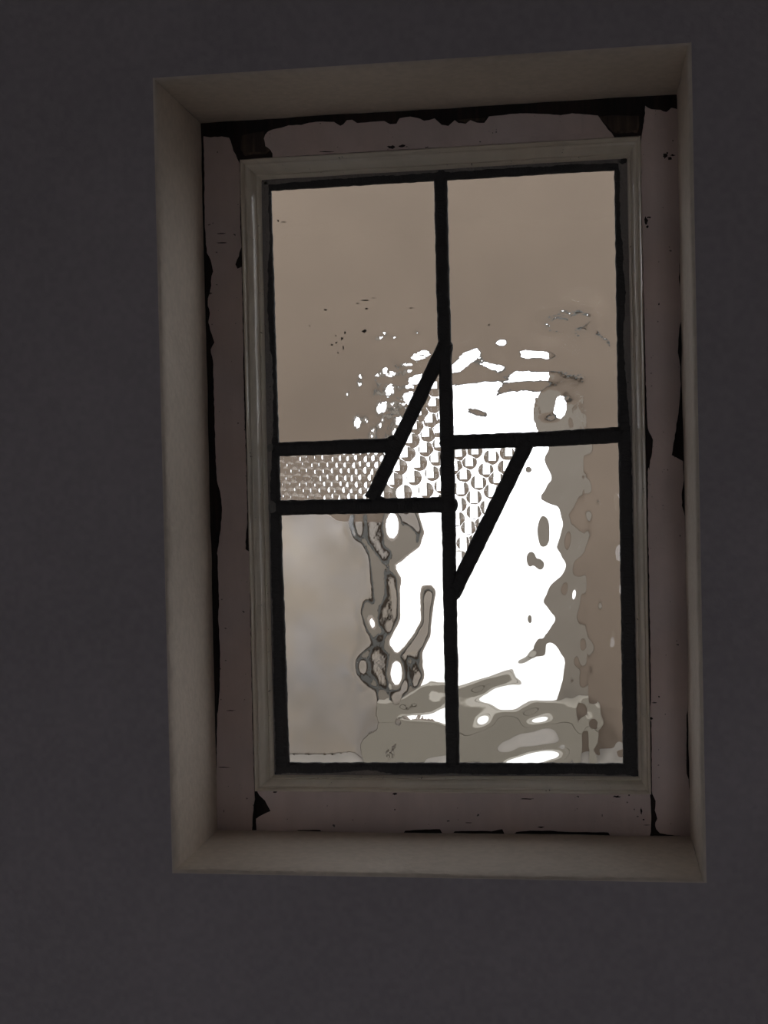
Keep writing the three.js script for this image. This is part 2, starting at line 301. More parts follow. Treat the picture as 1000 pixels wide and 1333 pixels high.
for (const [x, y, rx, ry] of [[353, 583, 9, 10], [355, 660, 11, 14], [575, 226, 11, 10], [580, 452, 10, 12], [684, 575, 13, 11], [589, 770, 11, 14], [584, 577, 11, 12], [585, 658, 12, 12], [816, 566, 12, 12], [590, 1001, 12, 10], [492, 655, 14, 11], [514, 577, 13, 11], [825, 1004, 14, 13], [364, 1002, 14, 13], [811, 211, 10, 10]]) {
  const g = mergeVertices(new THREE.IcosahedronGeometry(1, 3).deleteAttribute('uv').deleteAttribute('normal')), p = g.attributes.position, o = at(x, y, ZG - 0.002);
  const uv = [];
  for (let i = 0; i < p.count; i++) {
    const a = p.getX(i), b = p.getY(i), c = p.getZ(i), k = 1 + (fbm(a * 2 + 9, b * 2 + c + 9, 600 + x, 0, 3) - 0.5) * 0.35;
    p.setXYZ(i, o.x + a * rx * 0.001 * k, o.y + b * ry * 0.001 * k, o.z + c * 0.0072 * k); uv.push(a * rx * 0.001, b * ry * 0.001);
  }
  g.setAttribute('uv', new THREE.Float32BufferAttribute(uv, 2)); g.computeVertexNormals();
  mesh('solder_joint', g, x < 400 && y < 900 ? M.solder : M.lead, win, x < 400 && y < 900 ? 'dull grey solder blob' : undefined);
}

// old putty smeared over the outer leads, ragged along its inner edge
function putty(a, b, inward, widths) {
  const n = Math.round(Math.hypot(b[0] - a[0], b[1] - a[1]) / 4), p = [], q = [], l = Math.hypot(...inward), s = a[0] + b[1];
  for (let i = 0; i <= n; i++) {
    const f = i / n, k = f * (widths.length - 1), j = Math.min(widths.length - 2, Math.floor(k)), w = (widths[j] + (widths[j + 1] - widths[j]) * (k - j)) * (0.7 + 0.6 * fbm(i * 0.22, s, 700, 0, 3)) + (hash(i, s | 0, 9) - 0.5) * 1.2;
    const x = a[0] + (b[0] - a[0]) * f, y = a[1] + (b[1] - a[1]) * f;
    p.push(at(x - inward[0] / l * 2, y - inward[1] / l * 2, ZG + 0.0046)); q.push(at(x + inward[0] / l * Math.max(0.3, w), y + inward[1] / l * Math.max(0.3, w), ZG + 0.0046));
  }
  mesh('putty', plate([...p, ...q.reverse()], ZG + 0.0046, 0.004, { bevel: 0.0005 }), M.putty, win, 'dull grey putty between moulding and lead');
}
putty([816, 209], [831, 1008], [-1, 0.02], [12, 9, 9, 4, 8, 6, 2, 1, 1, 1, 0, 1, 0, 1, 1]);
putty([342, 236], [358, 1006], [1, -0.02], [8, 8, 5, 3, 6, 8, 6, 2, 1, 0, 1, 1, 0, 1, 1]);
putty([343, 235.5], [815, 207.5], [0.05, 1], [6, 4, 3, 3, 2, 3, 2, 3, 2, 2, 3, 2, 4, 5]);
putty([360, 1008], [830, 1010], [0, -1], [2, 1, 2, 6, 1, 1, 2, 1, 1, 1, 3, 1, 1]);

// ---------------------------------------------------------------- glass
// Control heights (micrometres) of the rolled relief on the room side of four panes: a cubic spline net, x0 and y0 in millimetres, rows upwards.
const reliefUR = { x0: 313, y0: 1609, step: 8, columns: 33, rows: [
  [0, -1, -1, 0, 0, -2, -4, -4, -2, -1, -2, -3, -3, -1, 8, 31, 60, 49, 34, 24, 16, 7, -5, -11, -10, -5, -1, 1, 1, 0, 0, 0, 0],
  [0, -1, -2, -1, 5, 14, 22, 24, 19, 8, 0, 0, 3, 1, -25, -88, -130, -35, 20, 20, 3, -5, -13, -9, -1, 2, 2, 0, 0, 0, 0, 0, 0],
  [0, -1, -2, -1, 9, 32, 53, 57, 42, 15, 3, 5, 9, 1, -49, -201, -458, -143, -16, -3, -33, -33, -14, 13, 18, 10, 2, -1, -1, -1, 0, 0, 0],
  [-1, 2, 4, 4, 8, 35, 75, 73, 37, 15, 17, 22, 18, -15, -100, -268, -697, -390, -160, -78, -76, -107, 39, 80, 48, 15, 0, -4, -2, -1, 0, 0, 0],
  [-3, 5, 17, 27, 11, -29, 12, -20, -78, 17, 60, 62, 42, -25, -221, -589, -666, -182, -170, -182, 24, -223, 219, 171, 68, 14, -3, -5, -3, -1, 0, 0, 0],
  [-3, 6, 24, 56, 50, -198, -353, -430, -387, 42, 126, 114, 82, 9, -199, -579, -478, 242, 571, 625, 399, 133, 283, 149, 57, 14, -2, -4, -3, -1, 0, 0, 0],
  [-1, 7, 17, 35, 42, -128, 30, 238, 407, 181, 141, 151, 156, 116, -38, -318, -284, 441, 895, 1166, 569, -144, -78, 35, 44, 19, 3, -3, -2, -1, 0, 0, 0],
  [-2, 13, 17, -2, 17, 439, 676, 648, 451, 220, 100, 135, 276, 260, 169, -60, -238, 549, 488, 977, 748, -290, -86, 28, 33, 14, 1, -2, -2, -1, 0, 0, 0],
  [-12, 15, 54, 97, 148, 225, 35, 72, 326, 421, -243, -142, 331, 247, 288, 216, 4, 389, 529, 803, 605, 185, 250, 90, 15, -3, -5, -3, -2, -1, -1, 0, 0],
  [-28, -3, 71, 194, 266, 237, -4, -25, 169, 390, 155, -481, -400, -221, 24, -7, -5, -306, 232, 333, 421, 568, 198, 56, -2, -14, -10, -5, -3, -2, -1, 0, 1],
  [-42, -57, -50, 83, 224, 334, -86, -136, -140, -9, 293, 27, -151, 144, 142, 215, 199, 340, 13, 329, 397, 365, 166, 37, -13, -22, -17, -10, -5, -2, 1, 2, 1],
  [-70, -90, -140, -143, 45, -104, -284, -526, -618, -433, -69, 53, -52, 505, 469, 550, 506, 614, 331, 362, 386, 233, 99, 12, -25, -31, -26, -17, -7, 2, 6, 5, 1],
  [-109, -49, 284, 563, 925, 446, 194, -203, -365, 42, 112, 80, -265, -183, -150, -20, -37, 54, -168, -206, 221, 171, 55, -15, -38, -38, -31, -19, 0, 15, 17, 8, -4],
  [-56, -100, -83, 505, 791, 925, 667, 1007, 648, 256, -77, 4, -72, -574, -322, -413, -170, -2, -291, -238, 118, 123, 28, -26, -28, -17, -10, 5, 33, 41, 25, 4, -11],
  [28, -80, -284, -203, 161, 741, 776, 614, 291, -609, -653, -486, -162, -23, 505, 544, 492, 615, 385, 266, 288, 152, 66, 36, 55, 80, 95, 106, 104, 52, 0, -17, -13],
  [78, 83, 10, -475, -585, -57, 445, 416, -132, -493, -2, 413, 230, 38, 148, 181, 146, 278, -150, -261, 211, 314, 323, 300, 277, 285, 353, 373, 169, -42, -99, -59, 3],
  [94, 109, 16, -377, -897, -1044, -570, -157, -330, 0, 575, 854, 426, 141, -524, -816, -562, -627, -1156, -821, 238, 706, 902, 894, 615, 536, 749, 819, -16, -368, -267, -95, 43],
  [79, 76, -5, -293, -886, -1297, -981, -897, -126, 63, 381, 518, 163, -312, -786, -650, -280, 59, 436, 953, 1302, 1327, 1614, 1652, 766, 625, 987, 727, -781, -793, -387, -95, 85],
  [49, 35, -20, -173, -432, -630, -692, -739, -260, -103, -539, -720, -245, -249, -405, -252, 324, 1528, 3129, 3029, 2501, 1717, 1523, 1025, 200, 330, 626, -84, -1221, -843, -354, -66, 99],
  [20, 8, -15, -60, -122, -196, -278, -290, -180, -160, -379, -498, -332, -203, -149, 83, 807, 2091, 2719, 2132, 1571, 1274, 962, 295, -252, -364, -265, -555, -789, -522, -215, -29, 78],
  [3, -2, -4, -1, 3, -9, -38, -53, -71, -103, -162, -204, -191, -130, -33, 224, 842, 1722, 1808, 1572, 1312, 931, 506, -482, -1025, -1486, -1138, -741, -414, -186, -52, 12, 45],
  [-4, -3, 3, 15, 30, 37, 35, 21, -8, -31, -40, -51, -67, -55, 16, 204, 574, 1027, 984, 766, 497, 82, -364, -880, -1199, -2194, -2063, -1047, -290, 16, 70, 48, 18],
  [-4, -1, 4, 12, 22, 30, 33, 26, 13, 5, 5, 2, -8, -7, 32, 127, 263, 336, 158, -164, -444, -784, -1263, -1877, -2182, -3394, -2902, -1225, -233, 99, 122, 64, 5],
  [-2, 0, 2, 6, 10, 14, 16, 14, 12, 11, 12, 12, 9, 11, 27, 57, 75, 28, -168, -636, -1337, -1851, -2249, -2805, -3116, -3503, -2295, -926, -164, 94, 110, 58, 2],
  [-1, 0, 1, 1, 2, 3, 4, 5, 6, 7, 8, 8, 9, 11, 15, 16, 1, -53, -190, -471, -861, -1193, -1467, -1725, -1840, -1702, -1100, -476, -95, 51, 66, 37, 2],
  [0, 0, 0, 0, -1, -1, 0, 1, 2, 3, 3, 4, 5, 6, 5, 0, -15, -47, -108, -209, -339, -470, -580, -644, -627, -486, -305, -144, -36, 15, 25, 16, 3],
  [0, 0, 0, -1, -1, -1, -1, -1, 0, 0, 1, 1, 2, 2, 0, -5, -12, -23, -35, -47, -60, -79, -91, -79, -40, 9, 21, 9, 0, 0, 2, 3, 2],
  [0, 0, 0, 0, -1, -1, -1, -1, -1, 0, 0, 0, 0, 0, -2, -4, -6, -6, 0, 14, 32, 49, 68, 91, 111, 112, 85, 44, 13, -2, -5, -3, 0],
  [0, 0, 0, 0, 0, 0, 0, 0, 0, 0, 0, 0, 0, -1, -1, -2, -2, 1, 9, 21, 38, 56, 73, 86, 91, 81, 59, 32, 11, -1, -4, -3, -1],
  [0, 0, 0, 0, 0, 0, 0, 0, 0, 0, 0, 0, 0, -1, -1, -1, 0, 2, 7, 13, 21, 30, 39, 43, 42, 35, 25, 14, 6, 0, -2, -2, -1],
  [0, 0, 0, 0, 0, 0, 0, 0, 0, 0, 0, 0, 0, 0, 0, 0, 1, 2, 3, 5, 7, 10, 12, 12, 10, 8, 5, 3, 2, 0, 0, -1, -1],
  [0, 0, 0, 0, 0, 0, 0, 0, 0, 0, 0, 0, 0, 0, 0, 0, 0, 1, 1, 1, 1, 0, 0, -1, -2, -2, -2, -1, 0, 0, 0, 0, 0],
  [0, 0, 0, 0, 0, 0, 0, 0, 0, 0, 0, 0, 0, 0, 0, 0, 0, 0, 0, -1, -1, -2, -3, -3, -4, -3, -3, -1, -1, 0, 0, 0, 0],
  [0, 0, 0, 0, 0, 0, 0, 0, 0, 0, 0, 0, 0, 0, 0, 0, 0, 0, 0, -1, -1, -2, -2, -2, -2, -2, -1, -1, 0, 0, 0, 0, 0],
  [0, 0, 0, 0, 0, 0, 0, 0, 0, 0, 0, 0, 0, 0, 0, 0, 0, 0, 0, 0, -1, -1, -1, -1, -1, -1, -1, 0, 0, 0, 0, 0, 0],
  [0, 0, 0, 0, 0, 0, 0, 0, 0, 0, 0, 0, 0, 0, 0, 0, 0, 0, 0, 0, 0, 0, 0, 0, 0, 0, 0, 0, 0, 0, 0, 0, 0],
  [0, 0, 0, 0, 0, 0, 0, 0, 0, 0, 0, 0, 0, 0, 0, 0, 0, 0, 0, 0, 0, 0, 0, 0, 0, 0, 0, 0, 0, 0, 0, 0, 0],
  [0, 0, 0, 0, 0, 0, 0, 0, 0, 0, 0, 0, 0, 0, 0, 0, 0, 0, 0, 0, 0, 0, 0, 0, 0, 0, 0, 0, 0, 0, 0, 0, 0],
  [0, 0, 0, 0, 0, 0, 0, 0, 0, 0, 0, 0, 0, 0, 0, 0, 0, 0, 0, 0, 0, 0, 0, 0, 0, 0, 0, 0, 0, 0, 0, 0, 0],
  [0, 0, 0, 0, 0, 0, 0, 0, 0, 0, 0, 0, 0, 0, 0, 0, 0, 0, 0, 0, 0, 0, 0, 0, 0, 0, 0, 0, 0, 0, 0, 0, 0],
  [0, 0, 0, 0, 0, 0, 0, 0, 0, 0, 0, 0, 0, 0, 0, 0, 0, 0, 0, 0, 0, 0, 0, 0, 0, 0, 0, 0, 0, 0, 0, 0, 0],
  [0, 0, 0, 0, 0, 0, 0, 0, 0, 0, 0, 0, 0, 0, 0, 0, 0, 0, 0, 0, 0, 0, 0, 0, 0, 0, 0, 0, 0, 0, 0, 0, 0],
  [0, 0, 0, 0, 0, 0, 0, 0, 0, 0, 0, 0, 0, 0, 0, 0, 0, 0, 0, 0, 0, 0, 0, 0, 0, 0, 0, 0, 0, 0, 0, 0, 0],
  [0, 0, 0, 0, 0, 0, 0, 0, 0, 0, 0, 0, 0, 0, 0, 0, 0, 0, 0, 0, 0, 0, 0, 0, 0, 0, 0, 0, 0, 0, 0, 0, 0],
  [0, 0, 0, 0, 0, 0, 0, 0, 0, 0, 0, 0, 0, 0, 0, 0, 0, 0, 0, 0, 0, 0, 0, 0, 0, 0, 0, 0, 0, 0, 0, 0, 0],
  [0, 0, 0, 0, 0, 0, 0, 0, 0, 0, 0, 0, 0, 0, 0, 0, 0, 0, 0, 0, 0, 0, 0, 0, 0, 0, 0, 0, 0, 0, 0, 0, 0],
  [0, 0, 0, 0, 0, 0, 0, 0, 0, 0, 0, 0, 0, 0, 0, 0, 0, 0, 0, 0, 0, 0, 0, 0, 0, 0, 0, 0, 0, 0, 0, 0, 0],
  [0, 0, 0, 0, 0, 0, 0, 0, 0, 0, 0, 0, 0, 0, 0, 0, 0, 0, 0, 0, 0, 0, 0, 0, 0, 0, 0, 0, 0, 0, 0, 0, 0],
  [0, 0, 0, 0, 0, 0, 0, 0, 0, 0, 0, 0, 0, 0, 0, 0, 0, 0, 0, 0, 0, 0, 0, 0, 0, 0, 0, 0, 0, 0, 0, 0, 0],
] };
const reliefLL = { x0: 73, y0: 1179, step: 8, columns: 34, rows: [
  [0, 0, 0, 0, 0, 0, 0, 0, 0, 0, -1, 0, 2, 8, 17, 23, 12, -20, -50, -68, -73, -65, -58, -51, -46, -35, -14, 13, 50, 100, 132, 94, 35, -14],
  [0, 0, 0, 0, 0, 0, 0, 0, 1, 2, 4, 5, -1, -24, -73, -133, -142, -25, 120, 234, 301, 294, 260, 197, 149, 112, 50, -48, -185, -346, -412, -291, -114, 46],
  [0, 0, 0, 0, 0, 0, 0, 0, 1, 4, 9, 10, -5, -59, -172, -321, -337, 7, 347, 608, 757, 706, 641, 484, 397, 299, 122, -123, -438, -866, -1194, -747, -262, 111],
  [0, 0, 0, 0, 0, 0, -1, 0, 2, 6, 13, 15, -9, -94, -268, -464, -338, 126, 528, 898, 1025, 992, 873, 697, 617, 430, 161, -198, -640, -1174, -1838, -1116, -378, 156],
  [0, 0, 0, 0, 0, 0, -1, 0, 2, 7, 15, 16, -13, -115, -318, -503, -210, 192, 657, 941, 1001, 957, 860, 694, 605, 419, 154, -194, -633, -1137, -1785, -1191, -438, 157],
  [0, 0, 0, 0, 0, 0, 0, 0, 2, 6, 13, 13, -13, -104, -289, -483, -218, 253, 632, 844, 1000, 1016, 859, 699, 602, 437, 177, -166, -602, -1113, -1748, -1180, -458, 140],
  [0, 0, 0, 0, 0, 0, 0, 0, 2, 5, 9, 7, -13, -72, -176, -258, -130, 200, 470, 610, 790, 984, 902, 735, 673, 473, 213, -137, -564, -1086, -1721, -1208, -492, 129],
  [0, 0, 0, 0, 0, 0, 0, 0, 1, 3, 4, 2, -10, -37, -73, -90, -39, 140, 383, 552, 722, 946, 888, 672, 581, 416, 153, -191, -646, -1139, -1765, -1335, -545, 137],
  [0, 0, 0, 0, 0, 0, 0, 0, 1, 1, 1, -1, -5, -13, -19, -15, 20, 125, 290, 344, 541, 755, 707, 544, 469, 280, 16, -335, -736, -1244, -2066, -1413, -524, 143],
  [0, 0, 0, 0, 0, 0, 0, 0, 0, 0, 0, -1, -1, -1, 0, 7, 36, 109, 196, 141, 346, 517, 463, 113, -113, -109, -283, -456, -981, -1380, -1469, -938, -367, 95],
  [0, 0, 0, 0, 0, 0, 0, 0, 0, -1, -1, -1, 1, 4, 8, 13, 29, 83, 206, 328, 521, 754, 691, 545, 710, 646, 528, 245, 203, -153, -403, -408, -188, 26],
  [0, 0, 0, 0, 0, 0, 0, 0, 0, -1, -2, -1, 2, 8, 18, 27, 36, 54, 105, 189, 385, 592, 501, 599, 351, 652, 404, 335, 153, 315, 373, 129, 22, -22],
  [0, 0, 0, 0, 0, 0, 0, 0, 0, -1, -1, -2, 1, 9, 24, 43, 56, 52, 46, 96, 290, 495, 389, 34, 132, 224, 165, 122, 36, 43, 420, 470, 200, -23],
  [0, 0, 0, 0, 0, 0, 0, 0, 0, 1, 1, 0, -2, -3, 2, 15, 42, 75, 52, 82, 361, 525, 362, -40, -147, -128, -146, -64, 45, 85, 207, 287, 175, 6],
  [0, 0, 0, 0, 0, 0, 0, 0, 1, 4, 7, 6, -6, -38, -90, -142, -140, 26, 91, 208, 423, 494, 441, 230, -160, -375, -586, -409, 13, -9, 148, 150, 82, 25],
  [0, 0, 0, 0, 0, 0, -1, 0, 3, 8, 17, 18, -11, -108, -295, -513, -613, -392, -62, 268, 335, 286, 414, 577, -15, -180, -897, -971, -246, -402, -399, -178, -32, 46],
  [0, 0, 0, 0, 0, -1, -1, 0, 4, 13, 27, 32, -18, -202, -602, -1102, -939, -431, -196, 59, 77, 36, 267, 823, 545, 267, -263, -826, -592, -511, -507, -318, -94, 43],
  [0, 0, 0, 0, 0, -1, -1, 0, 5, 17, 34, 37, -33, -281, -796, -1354, -686, -408, -92, 56, 88, 114, 422, 1076, 846, 522, 84, -540, -358, -160, -110, -111, -58, 14],
  [0, 0, 0, 0, 0, -1, -1, 0, 5, 18, 34, 32, -50, -298, -713, -941, -305, -416, -13, 95, 163, 119, 296, 1082, 743, 454, -66, -343, -160, -25, 30, 13, -5, -4],
  [0, 0, 0, 0, 0, -1, -1, 0, 5, 15, 28, 24, -42, -240, -590, -876, -223, 7, 282, 430, 481, 444, 531, 599, 306, 123, -225, -724, -292, -33, 58, 56, 25, -5],
  [0, 0, 0, 0, 0, -1, -1, 0, 3, 10, 19, 18, -22, -149, -404, -693, -390, 168, 546, 614, 690, 653, 671, 607, 206, -127, -697, -1048, -479, -122, 30, 55, 34, 5],
  [0, 0, 0, 0, 0, 0, 0, 0, 2, 6, 11, 13, -4, -64, -192, -371, -522, -362, 50, 275, 316, 450, 483, 991, 825, 230, -248, -781, -712, -263, -38, 27, 31, 19],
  [0, 0, 0, 0, 0, 0, 0, 0, 0, 3, 7, 12, 11, -12, -82, -225, -428, -522, -493, -246, -83, -35, 397, 856, 1368, 1082, 384, -507, -818, -383, -154, -25, 23, 37],
  [0, 0, 0, 0, 0, 0, 0, -1, 0, 2, 7, 16, 22, 6, -75, -267, -527, -648, -490, -198, -248, -189, -69, 914, 1115, 1346, 889, 117, -538, -719, -326, -76, 18, 51],
  [0, 0, 0, 0, 0, 0, -1, -1, 0, 2, 10, 21, 28, -1, -131, -437, -856, -741, -427, -116, 179, 174, -53, 358, 805, 1199, 1193, 348, -523, -611, -320, -96, 9, 55],
  [0, 0, 0, 0, 0, 0, -1, -1, 0, 4, 14, 28, 28, -29, -214, -581, -1000, -743, -422, 271, 322, 315, 65, 24, 767, 758, 909, 582, -308, -479, -278, -92, 5, 53],
  [0, 0, 0, 0, 0, 0, -1, -1, 0, 6, 18, 32, 24, -63, -304, -684, -879, -710, -148, 346, 392, 393, 335, 76, 277, 445, 846, 719, -301, -575, -279, -84, 9, 52],
  [0, 0, 0, 0, 0, 0, -1, -1, 1, 6, 19, 32, 21, -75, -342, -783, -943, -458, -46, 318, 491, 391, 307, 10, 331, 482, 870, 641, -260, -693, -351, -107, 4, 57],
  [0, 0, 0, 0, 0, 0, -1, -1, 1, 6, 16, 27, 17, -62, -278, -620, -802, -482, -72, 285, 402, 375, 301, 3, 289, 516, 887, 685, -166, -789, -459, -175, -24, 69],
  [0, 0, 0, 0, 0, 0, -1, -1, 0, 4, 11, 19, 13, -35, -171, -420, -692, -422, -26, 53, 371, 350, 263, -62, 217, 566, 1016, 779, -116, -886, -566, -302, -78, 87],
  [0, 0, 0, 0, 0, 0, 0, 0, 0, 2, 6, 11, 10, -13, -83, -216, -361, -313, -302, -79, 232, 316, 220, -119, 152, 578, 1130, 872, 145, -743, -1003, -489, -118, 101],
  [0, 0, 0, 0, 0, 0, 0, 0, 0, 1, 3, 6, 9, 3, -25, -90, -192, -307, -323, -148, 151, 219, 90, -154, 130, 441, 872, 726, 79, -446, -753, -397, -108, 74],
  [0, 0, 0, 0, 0, 0, 0, 0, 0, 0, 1, 5, 11, 14, 1, -56, -189, -381, -382, -128, 157, 243, 88, -93, -57, 322, 359, 131, 135, -194, -68, -104, -53, 22],
  [0, 0, 0, 0, 0, 0, 0, 0, -1, -1, 1, 6, 16, 25, 11, -67, -247, -463, -399, -157, 138, 214, 76, -112, -7, 257, 183, 73, 89, 23, 61, 25, -3, -7],
  [0, 0, 0, 0, 0, 0, 0, -1, -1, -2, 0, 7, 20, 34, 21, -72, -302, -604, -584, -314, -22, 39, 11, 64, 405, 384, 270, 147, 78, 59, 54, 38, 12, -10],
  [0, 0, 0, 0, 0, 0, 0, -1, -1, -2, 0, 7, 22, 38, 32, -55, -296, -671, -658, -340, -76, 28, -16, 151, 378, 487, 369, 206, 84, 39, 26, 20, 9, -5],
  [0, 0, 0, 0, 0, 0, 0, 0, -1, -1, 1, 7, 18, 30, 22, -44, -198, -357, -361, -18, 214, 132, 155, -40, -163, -43, 244, 151, 56, 21, 12, 8, 4, -1],
  [0, 0, 0, 0, 0, 0, 0, 0, 0, 2, 5, 7, 6, -8, -45, -106, -188, -255, -75, 287, 351, 285, 117, 247, 91, -243, -365, -205, -51, 3, 11, 8, 5, 2],
  [0, 0, 0, 0, 0, 0, 0, 1, 3, 8, 12, 8, -20, -100, -241, -375, -318, -312, 86, 343, 326, 363, 454, 350, 301, 155, -242, -643, -233, -57, -1, 12, 10, 6],
  [0, 0, 0, 0, 0, -1, 0, 2, 7, 17, 23, 6, -74, -269, -595, -907, -586, -92, 279, 396, 448, 486, 595, 642, 439, 257, 51, -597, -429, -182, -39, 12, 18, 12],
  [0, 0, 0, 0, -1, -1, -1, 3, 12, 28, 36, -1, -161, -520, -1014, -1085, -414, -152, 174, 291, 382, 315, 682, 927, 731, 529, 319, -180, -598, -292, -72, 10, 23, 16],
  [0, 0, 0, 0, -1, -1, -1, 4, 17, 37, 46, -12, -247, -752, -1344, -1018, -413, -316, 83, 155, 213, 260, 701, 1146, 977, 903, 498, -288, -385, -213, -61, 8, 21, 15],
  [0, 0, 0, 0, -1, -2, -1, 5, 18, 39, 47, -21, -283, -833, -1436, -860, -404, -214, 112, 219, 298, 249, 744, 1383, 1159, 730, 69, -583, -321, -114, -16, 17, 18, 10],
  [0, 0, 0, 0, -1, -1, 0, 4, 16, 33, 38, -25, -246, -696, -1187, -767, -180, -45, 379, 427, 526, 461, 700, 1121, 786, 292, -478, -837, -308, -59, 20, 28, 17, 5],
  [0, 0, 0, 0, -1, -1, 0, 3, 12, 22, 22, -23, -163, -423, -685, -488, 6, 156, 444, 499, 607, 527, 596, 635, -61, -59, -543, -768, -325, -59, 26, 31, 16, 1],
  [0, 0, 0, 0, 0, 0, 0, 2, 5, 9, 7, -14, -67, -150, -207, -143, 23, 148, 262, 376, 466, 438, 204, -76, -283, -196, -275, -336, -188, -48, 11, 19, 11, 1],
  [0, 0, 0, 0, 0, 0, 0, 0, -2, -4, -5, 2, 27, 68, 102, 88, 55, 56, 78, 134, 162, 102, -106, -303, -275, -156, -37, 15, 3, -8, -5, 1, 2, 1],
] };
